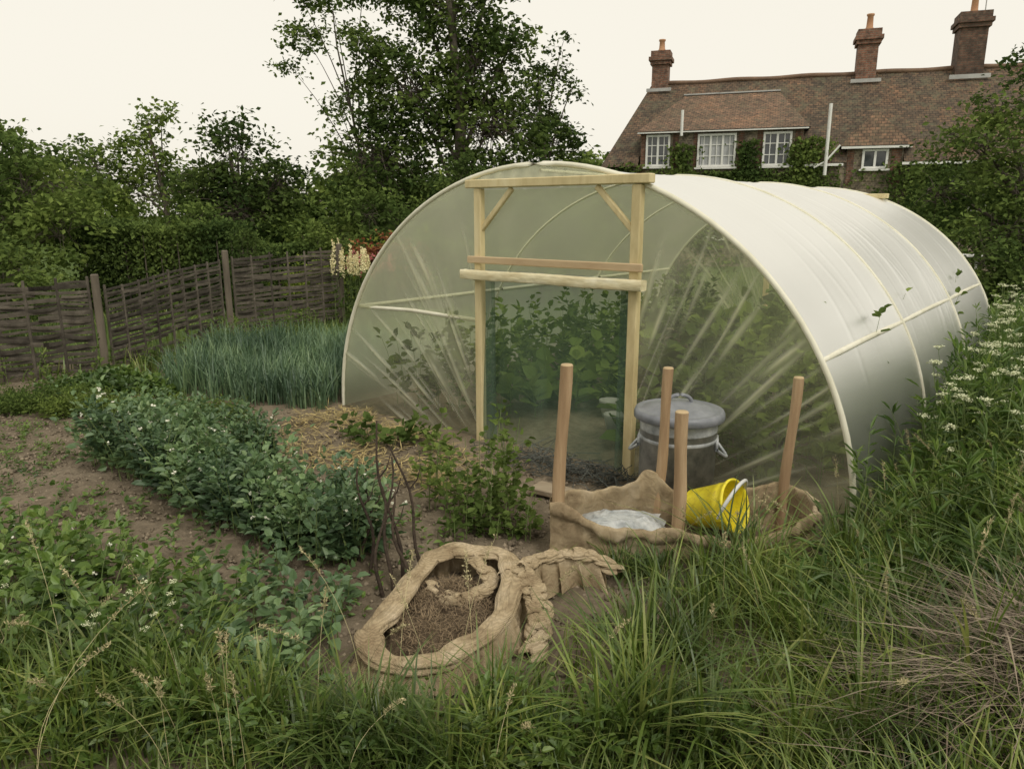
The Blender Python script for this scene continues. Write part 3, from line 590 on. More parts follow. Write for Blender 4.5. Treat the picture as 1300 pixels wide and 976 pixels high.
# lupins
mb=MB(); nl_=22; bx=rng.uniform(-3.0,-2.45,nl_); by=rng.uniform(12.3,13.0,nl_); h=rng.uniform(1.05,1.48,nl_)
B=np.stack([bx,by,0*bx],-1); plants(mb,B,h*.7,np.full(nl_,.1),10,.12,.05)
m=100; tt=rng.uniform(.72,1,(nl_,m)); wd=.03*(1.25-(tt-.72)/.28); C=np.stack([bx[:,None]+rng.normal(0,1,(nl_,m))*wd*.7,by[:,None]+rng.normal(0,1,(nl_,m))*wd*.7,h[:,None]*tt],-1).reshape(-1,3)
leaves(mb,C,rdir(len(C)),rdir(len(C)),.03,.025,mi=2,simple=True); mb.obj('cream_lupins',[stemgreen,L_mid,pale])
mb=MB(); nn=30; bx=rng.uniform(-2.9,-2.1,nn); by=rng.uniform(12.9,13.4,nn); h=rng.uniform(.8,1.15,nn); B=np.stack([bx,by,0*bx],-1); plants(mb,B,h,np.full(nn,.1),12,.09,.04)
C=np.repeat(B+np.stack([0*h,0*h,h],-1),14,0)+rng.normal(0,.03,(nn*14,3)); leaves(mb,C,rdir(len(C)),rdir(len(C)),.035,.03,mi=2,simple=True); mb.obj('pink_flowers',[stemgreen,L_mid,pink])
# ------------------------------------------------------------------ garden crops
def crop(name,poly,nst,h0,h1,M,L,W,mat,lean=.3,sr=.004,flowers=0,fcol=None,fs=.02,pet=.03,hf=None):
    x,y=scatter(poly,nst); b_=ground_pts(x,y); mb=MB(); h=rng.uniform(h0,h1,len(x))*(1+.28*np.sin(x*6.1)*np.sin(y*5.3))
    if hf is not None: h=h*hf(x,y)
    plants(mb,b_,h,rng.uniform(0,lean,len(x)),M,L,W,sr=sr,petiole=pet)
    ms=[stemgreen,mat]
    if flowers:
        k=rng.integers(0,len(x),flowers); C=b_[k]+np.stack([rng.normal(0,.07,flowers),rng.normal(0,.07,flowers),h[k]*rng.uniform(.6,1.05,flowers)],-1)
        C=np.repeat(C,4,0); leaves(mb,C,rdir(len(C)),rdir(len(C)),fs,fs*.8,mi=2,simple=True); ms.append(fcol)
    return mb.obj(name,ms)
def strip(p0,p1,w):
    p0=np.array(p0);p1=np.array(p1);T=nrm(p1-p0);Nn=np.array([-T[1],T[0]])*w/2
    return [tuple(p0-Nn),tuple(p1-Nn),tuple(p1+Nn),tuple(p0+Nn)]
crop('broad_bean_row',strip((-3.1,5.4),(-.78,3.62),.45),320,.28,.46,26,.07,.047,L_blue,flowers=150,fcol=petal,pet=.05,lean=.5,hf=lambda x,y:1.12-.10*(x+3.1))
crop('pea_row',strip((-3.2,6.1),(-1.7,5.05),.3),150,.26,.38,22,.06,.04,L_blue,flowers=30,fcol=petal,pet=.05)
crop('carrot_bed',[(-5.2,7.3),(-2.5,6.55),(-2.3,6.3),(-4.9,6.6)],420,.1,.2,26,.05,.018,L_light,lean=.9,sr=.002)
crop('lettuce_bed',[(-4.7,8.3),(-3.6,7.6),(-3.4,7.2),(-5,7.5)],150,.06,.14,14,.08,.06,L_weed)
crop('seedlings',[(-5.8,4.4),(-3.2,4.6),(-3.4,6.4),(-5.6,6.4)],420,.02,.09,7,.04,.02,L_weed,sr=.0015,pet=.01)
crop('bed_weeds',[(-2.6,3.2),(-.9,2.7),(-.2,3.9),(-.9,4.6),(-3.2,5.0)],150,.03,.12,9,.045,.028,L_weed,sr=.0015,pet=.015)
crop('potato_plants',[(-3.4,2.5),(-1.3,2.5),(-1.15,3.1),(-1.9,3.6),(-3.8,4.3)],230,.14,.42,20,.075,.045,L_weed,flowers=60,fcol=petal,fs=.014,pet=.04,lean=.5)
crop('young_bean_plants',[(-1.35,2.5),(-.8,2.45),(-.75,3.3),(-1.2,3.4)],40,.12,.26,12,.075,.05,L_blue)
crop('currant_plants',[(-.7,4.75),(0.0,4.6),(.08,4.15),(-.2,4.05),(-.55,4.3)],26,.3,.62,22,.06,.05,L_light,lean=.3,pet=.05)
crop('strawberry_plants',[(-.45,3.9),(.12,3.9),(.1,4.3),(-.4,4.3)],22,.1,.3,12,.06,.05,L_light)
crop('courgette_plants',[(-1.5,5.9),(-.5,5.1),(-.4,5.4),(-1.1,6.3)],20,.08,.2,7,.10,.09,L_light,pet=.05)
crop('fence_weeds',[(-7.2,7.0),(-5.0,8.2),(-4.6,8.6),(-4.0,10.8),(-3.2,12),(-3.0,11.4),(-3.9,9.4),(-4.9,7.9),(-7,6.7)],200,.1,.45,16,.07,.04,L_mid)
x,y=scatter([(-3.75,7.5),(-1.85,6.65),(-1.75,7.1),(-.7,8.6),(-2.2,10.2),(-4.0,9.7)],3400); mb=MB(); nn=len(x)
for rep in range(2): blades(mb,ground_pts(x+rng.normal(0,.02,nn),y),rng.uniform(0,6.28,nn),rng.uniform(.22,.54,nn),np.full(nn,.014),rng.uniform(.05,.85,nn)**1.2,5)
mb.obj('onion_bed',L_onion)
x,y=scatter([(-2.1,6.5),(-1.75,5.4),(-.4,4.6),(-.1,4.9),(-.3,5.4),(-1.5,6.9)],4600); k=np.sin(x*5+y)*np.sin(y*4-x*2)+rng.uniform(-.9,1.2,len(x))>.0; x,y=x[k],y[k]; nn=len(x); C=ground_pts(x,y,.01)+np.stack([0*x,0*x,rng.uniform(0,.05,nn)],-1)
A=rdir(nn,.15); mb=MB(); leaves(mb,C,A,np.array([0,0,1.])+rng.normal(0,.3,C.shape),rng.uniform(.05,.15,nn),.008,simple=True); mb.obj('straw_mulch',straw)
tw=nmat('twig_dark',[(.3,(.03,.022,.017)),(.7,(.085,.062,.045))],scale=12,bump=.5)
BS=empty('bean_sticks')
for k,(a,b_) in enumerate((((-.56,3.42,0),(-.68,3.46,.86)),((-.62,3.36,0),(-.62,3.5,.66)),((-.44,3.5,0),(-.60,3.52,.72)),((-.72,3.5,0),(-.76,3.46,.62)),((-.52,3.34,0),(-.60,3.4,.5)),((-.66,3.3,0),(-.64,3.38,.55)),((-.80,3.62,0),(-.74,3.6,.5)))):
    a=np.array(a);b_=np.array(b_);t=np.linspace(0,1,10)[:,None]; P=a+(b_-a)*t+.022*np.sin(t*7+k*1.7)*[1,.5,0]
    mb=MB(); tubes(mb,P,.011*(1-.6*t[:,0]),6)
    m_=P[6]; tubes(mb,np.stack([m_,m_+[.04,.01,.05],m_+[.06,.02,.12]]),np.array([.005,.004,.002]),5); mb.obj('stick_%d'%(k+1),tw,BS,True)
board=nmat('old_board',[(.3,(.25,.19,.13)),(.7,(.40,.33,.24))],scale=6,bump=.4,stretch=(.2,1,1))
mb=MB(); box(mb,(.33,4.62,.03),(.42,.16,.04),rotm('Z',-.6)); mb.obj('wooden_board',board)
stone=nmat('paving_stone',[(.3,(.25,.23,.19)),(.7,(.42,.39,.33))],scale=6,bump=.4)
for (x,y,a,b_,r) in ((-5.6,6.9,.5,.3,.4),(-4.3,7.35,.3,.2,.2),(-6.1,6.4,.4,.3,.1)):
    mb=MB(); box(mb,(x,y,.03),(a,b_,.05),rotm('Z',r),bev=.012,jit=.006); mb.obj('stepping_stone',stone)
mb=MB(); box(mb,(-.93,2.42,.06),(.2,.14,.012),rotm('Y',.5),bev=.004,jit=.003); mb.obj('broken_tile',stone)
# ------------------------------------------------------------------ grass and weeds on bank
def bd(x,y): return (x-2.02)*.776-(y-4.06)*.631
def inpen(x,y): return ((x>.18)&(x<1.78)&(y>3.62)&(y<4.2))|((x+.3)**2/.38**2+(y-3.03)**2/.52**2<1)|inpoly(x,y,[(-.05,2.9),(.05,2.65),(.2,2.8),(.5,3.25),(.55,3.5),(.1,3.5)])
def outtun(x,y):
    lx=(x-.175)*.776-(y-5.56)*.631; ly=(x-.175)*.631+(y-5.56)*.776
    return ~((np.abs(lx)<2.42)&(ly>-.08)&(ly<6.4))
nn=100000; x=rng.uniform(-3.2,6.5,nn); y=1.35+7.5*rng.uniform(0,1,nn)**1.5
d=bd(x,y); pr=np.where(d>.0,1.,np.where(d>-.35,.5,0)); pr=np.maximum(pr,np.where((y<2.62+.15*np.sin(x*5))&(x>-1.3),.9,0)); pr=np.maximum(pr,np.where((y<2.8)&(x<=-1.3),.6,0)); pr=np.maximum(pr,np.where((x>.2)&(y<3.62),.9,0))
cl=.5+.5*np.sin(x*4.3+np.sin(y*3)*2)*np.sin(y*5.1+x); pr=pr*(.4+.6*cl)
k=(rng.uniform(0,1,nn)<pr)&~inpen(x,y)&outtun(x,y); k&=(np.abs(x)/y<1.1)
x,y=x[k],y[k]; nn=len(x)
hh=rng.uniform(.12,.34,nn)*(.7+.5*cl[k]); hh*=np.where(bd(x,y)<-.1,.65,1.)
mb=MB(); blades(mb,ground_pts(x,y,-.01),rng.uniform(0,6.28,nn),hh,rng.uniform(.004,.009,nn),rng.uniform(.1,1.2,nn),5); mb.obj('long_grass',L_grass)
def bankpts(nn,poly):
    x,y=scatter(poly,nn); k=outtun(x,y)&~inpen(x,y); return x[k],y[k]
mb=MB()
for poly,nt_,h0,h1 in (([(.25,2.2),(1.0,1.9),(2.6,2.0),(3.2,3.2),(1.9,3.75),(1.75,3.55),(.75,3.5),(.4,2.9)],120,.25,.6),([(-2.3,2.1),(.2,2.1),(.2,2.4),(-.9,2.35),(-2.3,2.7)],64,.18,.45),([(-2.9,2.5),(-1.2,2.4),(-1.3,2.9),(-3.0,3.2)],26,.2,.4),([(1.8,3.3),(3.2,3.2),(6.5,8.8),(2.4,4.2),(1.85,3.9)],90,.3,.65),([(.5,3.45),(1.7,3.35),(1.75,3.6),(.5,3.62)],20,.12,.22)):
    tx,ty=bankpts(nt_,poly); m=42; n0=len(tx)
    a=rng.uniform(0,6.28,(n0,m)); rr=np.abs(rng.normal(0,.045,(n0,m)))
    x=(tx[:,None]+rr*np.cos(a)).ravel(); y=(ty[:,None]+rr*np.sin(a)).ravel(); hh=(rng.uniform(h0,h1,(n0,1))*rng.uniform(.45,1.15,(n0,m))).ravel()
    blades(mb,ground_pts(x,y,-.01),a.ravel()+rng.normal(0,.6,n0*m)+1.0*np.repeat(rng.normal(0,.5,n0),m),hh,rng.uniform(.004,.011,n0*m),np.abs(rng.normal(.55,.35,n0*m)),7)
mb.obj('tussock_grass',L_grass)
nn=22000; x=rng.uniform(-14,14,nn); y=8+14*rng.uniform(0,1,nn)**1.4; k=outtun(x,y)&~inpoly(x,y,[(-3.75,7.5),(-1.85,6.65),(-1.7,7.1),(-.6,8.6),(-2.2,10.2),(-4.0,9.7)]); x,y=x[k],y[k]; nn=len(x)
mb=MB(); blades(mb,ground_pts(x,y),rng.uniform(0,6.28,nn),rng.uniform(.1,.35,nn),np.full(nn,.016),rng.uniform(.1,.9,nn),4); mb.obj('lawn_grass',L_grass)
mb=MB(); x,y=bankpts(440,[(1.75,3.45),(2.1,3.2),(3.6,3.4),(5.2,5.5),(7.2,9.0),(6.4,9.4),(2.42,4.3),(2.0,3.95),(1.85,3.75)])
b_=ground_pts(x,y); plants(mb,b_,rng.uniform(.35,.78,len(x)),rng.uniform(0,.35,len(x)),26,.14,.026,elev=.5,petiole=.01)
x,y=bankpts(170,[(2.45,4.25),(3.0,4.1),(7.0,9.0),(6.3,9.4)]); b_=ground_pts(x,y); plants(mb,b_,rng.uniform(.6,1.0,len(x)),rng.uniform(0,.3,len(x)),34,.12,.026,elev=.5,petiole=.01)
x,y=bankpts(200,[(1.2,2.6),(2.6,2.2),(3.8,3.4),(2.0,3.5),(1.4,3.4)]); b_=ground_pts(x,y); plants(mb,b_,rng.uniform(.15,.45,len(x)),rng.uniform(0,.4,len(x)),20,.13,.026,elev=.4,petiole=.01)
mb.obj('willowherb_weeds',[stemgreen,L_weed])
mb=MB(); x,y=bankpts(300,[(-2.6,2.1),(.9,2.1),(.9,2.45),(-.7,2.4),(-2.6,2.7)]); b_=ground_pts(x,y); plants(mb,b_,rng.uniform(.08,.24,len(x)),rng.uniform(0,.5,len(x)),14,.055,.03,petiole=.02)
mb.obj('nettle_weeds',[stemgreen,L_weed])
def parsley(name,x,y,h0,h1,sz=1.,br=4,fern=60):
    mb=MB(); n=len(x); B=ground_pts(x,y); h=rng.uniform(h0,h1,n)
    az=rng.uniform(0,6.28,n); ln=rng.uniform(0,.25,n); K=6;t=np.linspace(0,1,K)
    hd=np.stack([np.cos(az),np.sin(az),0*az],-1)
    f=lambda tt:B+np.array([0,0,1.])*(h*tt)[:,None]+hd*(h*ln*tt**2)[:,None]
    P=np.stack([f(np.full(n,q)) for q in t],1); tubes(mb,P,.004*(1-.5*t),4)
    tops=[P[:,-1]]
    for r in range(br):
        ts=rng.uniform(.4,.85,n); s=f(ts); a=rng.uniform(0,6.28,n); l=h*rng.uniform(.12,.32,n)
        e=s+np.stack([np.cos(a)*l*.5,np.sin(a)*l*.5,l],-1); mid=(s+e)/2+np.stack([np.cos(a)*l*.15,np.sin(a)*l*.15,0*l],-1)
        tubes(mb,np.stack([s,mid,e],1),np.array([.0025,.002,.0015]),3); tops.append(e)
    Tp=np.concatenate(tops); m=len(Tp); R=9; a=rng.uniform(0,6.28,(m,R)); rr=rng.uniform(.35,1,(m,R))*.034*sz*rng.uniform(.5,1.1,(m,1))
    E=Tp[:,None]+np.stack([np.cos(a)*rr,np.sin(a)*rr,.028-rr*.3+rng.normal(0,.003,rr.shape)],-1)
    tubes(mb,np.stack([np.broadcast_to(Tp[:,None],E.shape),E],2).reshape(-1,2,3),np.array([.0009,.0007]),3)
    C=np.repeat(E.reshape(-1,3),7,0)+rng.normal(0,.006*sz,(m*R*7,3))*[1,1,.4]
    leaves(mb,C,rdir(len(C),.5),np.array([0,0,1.])+rng.normal(0,.4,C.shape),.009*sz,.008*sz,mi=2,simple=True)
    q=rng.uniform(.05,.7,(n,fern)); C=np.concatenate([f(q[:,j]) for j in range(fern)]); a=rng.uniform(0,6.28,len(C)); rad=rng.uniform(.02,.16,len(C))
    C=C+np.stack([np.cos(a)*rad,np.sin(a)*rad,rad*.2+rng.normal(0,.01,len(C))],-1); A=np.stack([np.cos(a),np.sin(a),0*a],-1)+rng.normal(0,.5,C.shape)
    leaves(mb,C,A,np.array([0,0,1.])+rng.normal(0,.3,C.shape),.035,.014,mi=1,simple=True)
    mb.obj(name,[stemgreen,L_light,umbel])
x,y=bankpts(150,[(2.2,3.6),(2.9,3.3),(4.6,4.6),(7.0,8.6),(6.6,9.2),(4.6,6.9),(2.75,4.55),(2.3,3.9)]); parsley('cow_parsley',x,y,.6,1.12,1.1)
x,y=bankpts(12,[(-2.6,2.3),(-1.2,2.3),(-1.2,2.8),(-2.6,3.0)]); parsley('ground_elder',x,y,.25,.42,.55,2,40)
mb=MB(); x=np.concatenate([rng.uniform(.7,2.9,60),rng.uniform(-2.4,.3,44)]); y=np.concatenate([rng.uniform(1.9,4.2,60),rng.uniform(1.9,2.7,44)])
k=~inpen(x,y)&outtun(x,y); x,y=x[k],y[k]; nn=len(x); B=ground_pts(x,y); h=rng.uniform(.35,.75,nn); az=rng.uniform(0,6.28,nn); bn=rng.uniform(.1,.6,nn); t=np.linspace(0,1,9)
hd=np.stack([np.cos(az),np.sin(az),0*az],-1); F=lambda tt:B[:,None]+np.array([0,0,1.])*(h[:,None]*(tt-.35*bn[:,None]*tt**2.5))[...,None]+hd[:,None]*((h*bn)[:,None]*tt**2)[...,None]
tubes(mb,F(np.broadcast_to(t,(nn,9))),.0014*(1-.5*t),3)
C=F(rng.uniform(.8,1.0,(nn,60))).reshape(-1,3)+rng.normal(0,.0035,(nn*60,3)); leaves(mb,C,rdir(len(C))+np.array([0,0,.8]),rdir(len(C)),.014,.0045,simple=True); mb.obj('seeding_grass',drygrass)
mb=MB(); nn=2600; a=rng.normal(1.62,.2,nn); b2=rng.normal(2.05,.18,nn); B=ground_pts(a,b2)+np.stack([0*a,0*a,rng.uniform(0,.26,nn)*np.exp(-((a-1.62)**2+(b2-2.05)**2)/.08)],-1)
blades(mb,B,rng.uniform(0,6.28,nn),rng.uniform(.06,.22,nn),rng.uniform(.002,.006,nn),rng.uniform(.8,3,nn),6); mb.obj('dead_grass_pile',nmat('dead_stems',[(.3,(.16,.12,.085)),(.7,(.34,.28,.21))],island=True,bump=0))
# ------------------------------------------------------------------ house
H=empty('brick_house',(3.6,28,0),math.radians(-18.43))
def polys(name,pl,mat,parent=H):
    me=bpy.data.meshes.new(name); vs=[];fs=[]
    for p_ in pl:
        fs.append(list(range(len(vs),len(vs)+len(p_)))); vs+= [tuple(q) for q in p_]
    me.from_pydata(vs,[],fs); uv=me.uv_layers.new(name='UVMap')
    for poly in me.polygons:
        nv=poly.normal; u=Vector((0,0,1)).cross(nv)
        if u.length<1e-3: u=Vector((1,0,0))
        u.normalize(); v=nv.cross(u)
        for li in poly.loop_indices:
            c=me.vertices[me.loops[li].vertex_index].co; uv.data[li].uv=(c.dot(u),c.dot(v))
    me.materials.append(mat); o=bpy.data.objects.new(name,me); COL.objects.link(o); o.parent=parent; return o
def bpoly(c,s):
    x,y,z=c;a,b_,d=[q/2 for q in s]
    P=lambda i,j,k:(x+i*a,y+j*b_,z+k*d)
    return [[P(-1,-1,-1),P(1,-1,-1),P(1,-1,1),P(-1,-1,1)],[P(1,-1,-1),P(1,1,-1),P(1,1,1),P(1,-1,1)],[P(1,1,-1),P(-1,1,-1),P(-1,1,1),P(1,1,1)],[P(-1,1,-1),P(-1,-1,-1),P(-1,-1,1),P(-1,1,1)],[P(-1,-1,1),P(1,-1,1),P(1,1,1),P(-1,1,1)],[P(-1,1,-1),P(1,1,-1),P(1,-1,-1),P(-1,-1,-1)]]
def brickmat(name,c1,c2,mo,bw,rh,ms,mott,bump=.5,moss=0):
    m,nt,out=newmat(name);L=nt.links
    uv=N(nt,'ShaderNodeUVMap'); br=N(nt,'ShaderNodeTexBrick'); br.inputs['Scale'].default_value=1; br.inputs['Brick Width'].default_value=bw; br.inputs['Row Height'].default_value=rh; br.inputs['Mortar Size'].default_value=ms; br.inputs['Mortar Smooth'].default_value=.3
    br.inputs['Color1'].default_value=(*c1,1); br.inputs['Color2'].default_value=(*c2,1); br.inputs['Mortar'].default_value=(*mo,1)
    L.new(uv.outputs[0],br.inputs['Vector'])
    g=N(nt,'ShaderNodeNewGeometry'); n1=N(nt,'ShaderNodeTexNoise',Scale=.9,Detail=8.0,Roughness=.7); n2=N(nt,'ShaderNodeTexNoise',Scale=7.0,Detail=6.0)
    L.new(g.outputs['Position'],n1.inputs['Vector']);L.new(g.outputs['Position'],n2.inputs['Vector'])
    c=mixc(nt,1.,br.outputs['Color'],ramp(nt,n1.outputs['Fac'],mott),'MULTIPLY')
    c=mixc(nt,.9,c,ramp(nt,n2.outputs['Fac'],[(.3,(.42,.42,.42)),(.7,(1.5,1.5,1.45))]),'MULTIPLY')
    if moss:
        n3=N(nt,'ShaderNodeTexNoise',Scale=2.6,Detail=9.0,Roughness=.75); L.new(g.outputs['Position'],n3.inputs['Vector'])
        f=ramp(nt,n3.outputs['Fac'],[(.5,(0,0,0)),(.62,(moss,moss,moss))]); c=mixc(nt,f,c,(.12,.115,.07))
    p=N(nt,'ShaderNodeBsdfPrincipled',Roughness=.85); L.new(c,p.inputs['Base Color'])
    b=N(nt,'ShaderNodeBump',Strength=bump,Distance=.02); L.new(br.outputs['Fac'],b.inputs['Height']); b.invert=True; L.new(b.outputs[0],p.inputs['Normal']); L.new(p.outputs[0],out.inputs[0]); return m
tile=brickmat('roof_tiles',(.155,.10,.066),(.085,.062,.046),(.04,.032,.025),.17,.12,.012,[(.3,(.6,.66,.6)),(.5,(.92,.92,.86)),(.7,(1.4,1.15,.95))],moss=.7)
tile2=brickmat('dormer_tiles',(.23,.135,.09),(.135,.088,.062),(.06,.045,.032),.17,.12,.012,[(.3,(.65,.7,.62)),(.5,(1,1,.95)),(.7,(1.35,1.2,1.0))],moss=.4)
brick=brickmat('red_brick',(.24,.12,.08),(.155,.085,.06),(.2,.175,.14),.22,.075,.01,[(.3,(.6,.6,.6)),(.7,(1.25,1.15,1.1))])
flint=brickmat('flint_wall',(.28,.25,.20),(.15,.13,.105),(.30,.26,.20),.11,.08,.014,[(.3,(.7,.7,.7)),(.7,(1.2,1.1,1.0))])
lead=nmat('lead_flashing',[(.3,(.34,.34,.33)),(.7,(.52,.52,.5))],scale=3,bump=.1)
white=nmat('white_paint',[(.3,(.7,.7,.67)),(.7,(.8,.8,.77))],scale=4,bump=0,rough=.5)
clay=nmat('clay_pot',[(.3,(.4,.2,.11)),(.7,(.5,.3,.17))],scale=4)
glass=nmat('window_glass',[(.3,(.02,.025,.03)),(.7,(.06,.07,.075))],scale=1.5,rough=.05,bump=.02,spec=.8)
curt=nmat('curtain',[(.3,(.30,.31,.32)),(.7,(.5,.51,.52))],scale=2,rough=.8,stretch=(6,1,.5),bump=0)
rz=lambda y:3.77+.892*y
polys('walls',[[(0,0,0),(17,0,0),(17,0,3.5),(0,0,3.5)],[(17,0,0),(17,6.8,0),(17,6.8,3.5),(17,0,3.5)],[(17,6.8,0),(0,6.8,0),(0,6.8,3.5),(17,6.8,3.5)],[(0,6.8,0),(0,0,0),(0,0,3.5),(0,6.8,3.5)],[(17,0,3.5),(17,6.8,3.5),(17,3.4,6.6)]],flint)
E=-.3;R=3.4
polys('roof',[[(-.3,E,rz(E)),(1.05,E,rz(E)),(1.05,R,rz(R)),(.9,R,rz(R))],[(1.05,1.3,rz(1.3)),(6.6,1.3,rz(1.3)),(6.6,R,rz(R)),(1.05,R,rz(R))],[(6.6,E,rz(E)),(7.95,E,rz(E)),(7.95,R,rz(R)),(6.6,R,rz(R))],[(7.95,.5,rz(.5)),(9.65,.5,rz(.5)),(9.65,R,rz(R)),(7.95,R,rz(R))],[(9.65,E,rz(E)),(17.3,E,rz(E)),(17.3,R,rz(R)),(9.65,R,rz(R))],
 [(.9,R,rz(R)),(17.3,R,rz(R)),(17.3,7.1,rz(E)),(-.3,7.1,rz(E))],[(-.3,7.1,rz(E)),(-.3,E,rz(E)),(.9,R,rz(R))]],tile)
mb=MB(); K=60; t=np.linspace(0,1,K); tubes(mb,np.stack([.9+16.4*t,np.full(K,R),rz(R)+.03+.02*np.sin(t*40)],-1),np.full(K,.09),6); mb.obj('ridge_tiles',nmat('ridge_clay',[(.3,(.13,.085,.06)),(.7,(.23,.15,.1))],scale=3),H,True)
polys('dormer_walls',[[(1.1,-.02,3.0),(6.56,-.02,3.0),(6.56,-.02,4.75),(1.1,-.02,4.75)],[(1.1,1.1,4.75),(1.1,-.02,4.75),(1.1,-.02,3.6),(1.1,.0,3.7)],[(6.56,-.02,4.75),(6.56,1.1,4.75),(6.56,0,3.7),(6.56,-.02,3.6)],
 [(7.95,-.02,2.9),(9.65,-.02,2.9),(9.65,-.02,4.2),(7.95,-.02,4.2)]],flint)
qb=[]
for (x0,w_) in ((1.12,.16),(2.24,.2),(2.95,.14),(4.47,.18),(5.08,.18),(6.3,.24),(7.98,.2),(9.3,.3)): qb+=bpoly((x0+w_/2,-.025,3.75 if x0<7 else 3.4),(w_,.03,1.8 if x0<7 else 1.2))
polys('brick_quoins',qb,brick)
polys('dormer_roof',[[(.95,-.28,4.68),(6.75,-.28,4.68),(5.7,2.75,6.25),(2.3,2.75,6.25)],[(.95,1.05,4.69),(.95,-.28,4.68),(2.3,2.75,6.25)],[(6.75,-.28,4.68),(6.75,1.05,4.69),(5.7,2.75,6.25)],
 [(7.7,-.26,4.02),(9.9,-.26,4.02),(8.8,.5,5.2)],[(7.7,.3,4.02),(7.7,-.26,4.02),(8.8,.5,5.2),(8.8,1.65,5.2)],[(9.9,-.26,4.02),(9.9,.3,4.02),(8.8,1.65,5.2),(8.8,.5,5.2)]],tile2)
polys('lead_flashings',bpoly((4.0,2.76,6.29),(3.5,.1,.05))+bpoly((1.25,2.93,6.55),(.95,.06,.12))+bpoly((8.6,2.9,6.5),(1.0,.06,.12))+bpoly((11.85,2.8,6.45),(1.25,.06,.14)),lead)
polys('fascia',bpoly((3.85,-.26,4.64),(5.7,.03,.04))+bpoly((8.8,-.245,3.97),(2.1,.03,.07))+bpoly((13.4,-.29,3.44),(7.6,.05,.08))+bpoly((7.25,-.29,3.44),(1.2,.05,.08)),white)
def window(k,x0,x1,z0,z1,nc,nr,cur=False,lights=2):
    w=x1-x0;h=z1-z0;y=-.06; fr=[]; t=.07
    fr+=bpoly(((x0+x1)/2,y-.03,z0+t/2),(w,.08,t))+bpoly(((x0+x1)/2,y-.031,z1-t/2),(w,.08,t))
    for i in range(lights+1): fr+=bpoly((x0+t/2+i*(w-t)/lights,y-.028,(z0+z1)/2),(t,.075,h-2*t))
    for i in range(1,nc):
        if (i*lights)%nc: fr+=bpoly((x0+i*w/nc,y-.02,(z0+z1)/2),(.028,.03,h-2*t))
    for j in range(1,nr): fr+=bpoly(((x0+x1)/2,y-.018,z0+j*h/nr),(w-2*t,.025,.028))
    fr+=bpoly(((x0+x1)/2,y-.06,z0-.04),(w+.14,.16,.06))
    polys('window_frame_%d'%k,fr,white); polys('window_pane_%d'%k,[[(x0,y,z0),(x1,y,z0),(x1,y,z1),(x0,y,z1)]],glass)
    if cur: polys('curtain_%d'%k,[[(x0+.1,y-.006,z0),(x1-.1,y-.006,z0),(x1-.1,y-.006,z1),(x0+.1,y-.006,z1)]],curt)
window(1,1.30,2.15,3.5,4.58,4,3); window(2,3.1,4.4,3.45,4.56,6,3,True,3); window(3,5.28,6.2,3.45,4.56,4,3); window(4,8.42,9.2,3.3,3.92,2,1)
window(5,11.0,12.2,2.0,3.1,4,3); window(6,3.2,4.5,1.0,2.2,4,3); window(7,13.6,14.8,2.0,3.1,4,3)
def chimney(k,x,w,ztop,zpot,mat=brick,pots=1):
    pl=bpoly((x,R,(5.9+ztop-.5)/2),(w,w,ztop-.5-5.9))+bpoly((x,R,ztop-.43),(w+.14,w+.14,.14))+bpoly((x,R,ztop-.29),(w+.26,w+.26,.14))+bpoly((x,R,ztop-.11),(w+.12,w+.12,.22))
    polys('chimney_%d'%k,pl,mat); mb=MB()
    for i in range(pots):
        xx=x+(i-(pots-1)/2)*.4; lathe(mb,[(.15,ztop-.02),(.14,ztop+.08),(.115,ztop+.12),(.10,zpot-.08),(.13,zpot-.05),(.13,zpot),(.09,zpot),(.08,zpot-.2)],16,Matrix.Translation((xx,R,0)))
    mb.obj('chimney_pot_%d'%k,clay,H,True)
dkb=brickmat('sooty_brick',(.15,.085,.06),(.09,.06,.045),(.1,.09,.07),.22,.075,.01,[(.3,(.6,.6,.6)),(.7,(1.25,1.15,1.1))])
chimney(1,1.25,.62,8.0,8.45); chimney(2,8.6,.66,8.25,8.8); chimney(3,11.85,.85,8.55,9.2,dkb)
mb=MB(); tubes(mb,np.array([[7.3,-.38,3.1],[7.3,-.38,4.3],[7.3,-.38,5.35]]),np.full(3,.055),8); tubes(mb,np.array([[2.55,-.32,4.5],[2.55,-.32,5.0],[2.55,-.32,5.35]]),np.full(3,.05),8)
tubes(mb,np.array([[6.95,-.33,3.35],[7.3,-.35,3.55],[7.7,-.33,4.05]]),np.full(3,.035),6); mb.obj('vent_pipes',white,H,True)
mb=MB(); tubes(mb,np.array([[12.1,3.0,7.6],[12.1,3.0,9],[12.1,3.0,10.2]]),np.full(3,.018),6)
for zz in (9.3,9.5,9.7): tubes(mb,np.array([[11.8,3.0,zz],[12.1,3.0,zz],[12.5,3.0,zz]]),np.full(3,.01),5)
mb.obj('tv_aerial',lead,H)
mb=MB()
for (x0,x1,z0,z1,n_) in ((2.2,3.05,2.6,4.2,1000),(4.5,5.15,2.6,4.3,900),(6.2,7.3,2.6,4.3,2000),(.1,1.3,1.5,3.6,1500),(1,7,2.0,3.3,6000),(9.3,12,1.5,3.5,4000)):
    C=np.stack([rng.normal((x0+x1)/2,(x1-x0)*.3,n_),-.12-np.abs(rng.normal(0,.12,n_)),z0+(z1-z0)*rng.uniform(0,1,n_)**1.3],-1); s=.13*rng.uniform(.6,1.3,n_)
    leaves(mb,C,rdir(n_),np.array([0,-1.,.6])+rng.normal(0,.5,C.shape),s,s*.7,mi=1,simple=True)
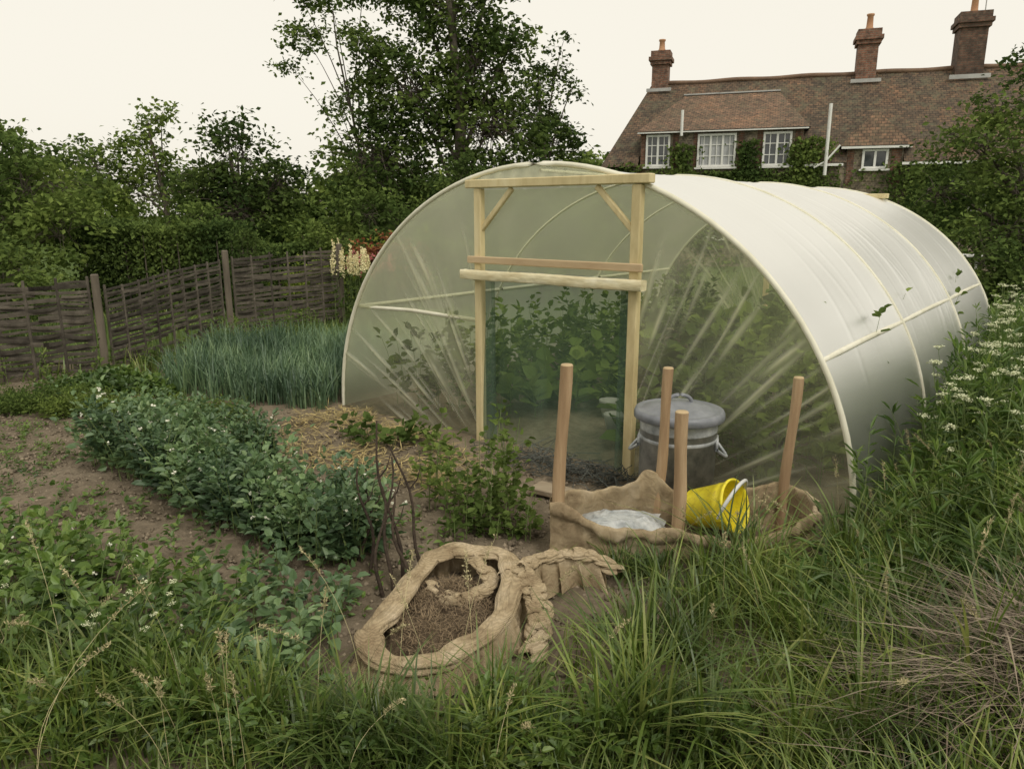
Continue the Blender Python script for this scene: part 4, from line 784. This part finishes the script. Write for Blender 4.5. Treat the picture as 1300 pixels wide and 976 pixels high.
for x0 in (2.6,4.85,6.6,10.5): tubes(mb,np.array([[x0,-.08,0],[x0+.1,-.08,2],[x0-.05,-.1,4]]),np.array([.05,.035,.015]),6)
mb.obj('wall_climber',[bark,L_mid],H)
TB=empty('garden_table',(6.9,11.6,0),.3); mb=MB(); box(mb,(0,0,1.22),(.62,.5,.035))
for sx in (-.25,.25):
    for sy in (-.2,.2): box(mb,(sx,sy,.6),(.04,.04,1.2))
mb.obj('table_top_and_legs',white,TB)
# ------------------------------------------------------------------ world, sun, camera
w=bpy.data.worlds.new('World'); sc.world=w; w.use_nodes=True; nt=w.node_tree; nt.nodes.clear()
o=nt.nodes.new('ShaderNodeOutputWorld'); bg=nt.nodes.new('ShaderNodeBackground'); bg.inputs[1].default_value=.11
sky=nt.nodes.new('ShaderNodeTexSky'); sky.sky_type='NISHITA'; sky.sun_disc=False; sky.sun_elevation=math.radians(50); sky.sun_rotation=math.radians(150); sky.dust_density=4; sky.air_density=1
hs=nt.nodes.new('ShaderNodeHueSaturation'); hs.inputs['Saturation'].default_value=.25; nt.links.new(sky.outputs[0],hs.inputs['Color'])
c=mixc(nt,.84,hs.outputs[0],(9.6,9.1,7.9)); nt.links.new(c,bg.inputs[0]); nt.links.new(bg.outputs[0],o.inputs[0])
sd=bpy.data.lights.new('sun','SUN'); sd.energy=1.3; sd.angle=math.radians(18); sd.color=(1,.94,.83); so=bpy.data.objects.new('sun',sd); COL.objects.link(so)
az=math.radians(150); el=math.radians(50); dv=Vector((math.sin(az)*math.cos(el),math.cos(az)*math.cos(el),math.sin(el)))
so.rotation_euler=dv.to_track_quat('Z','Y').to_euler(); so.location=dv*30
cd=bpy.data.cameras.new('camera'); cd.lens=25.75; cd.sensor_width=36; cd.clip_end=2000; co=bpy.data.objects.new('camera',cd); COL.objects.link(co)
co.location=(0,0,1.85); co.rotation_euler=(math.radians(90-13.1),0,0); sc.camera=co
sc.view_settings.view_transform='Standard'; sc.view_settings.look='None'; sc.view_settings.exposure=0
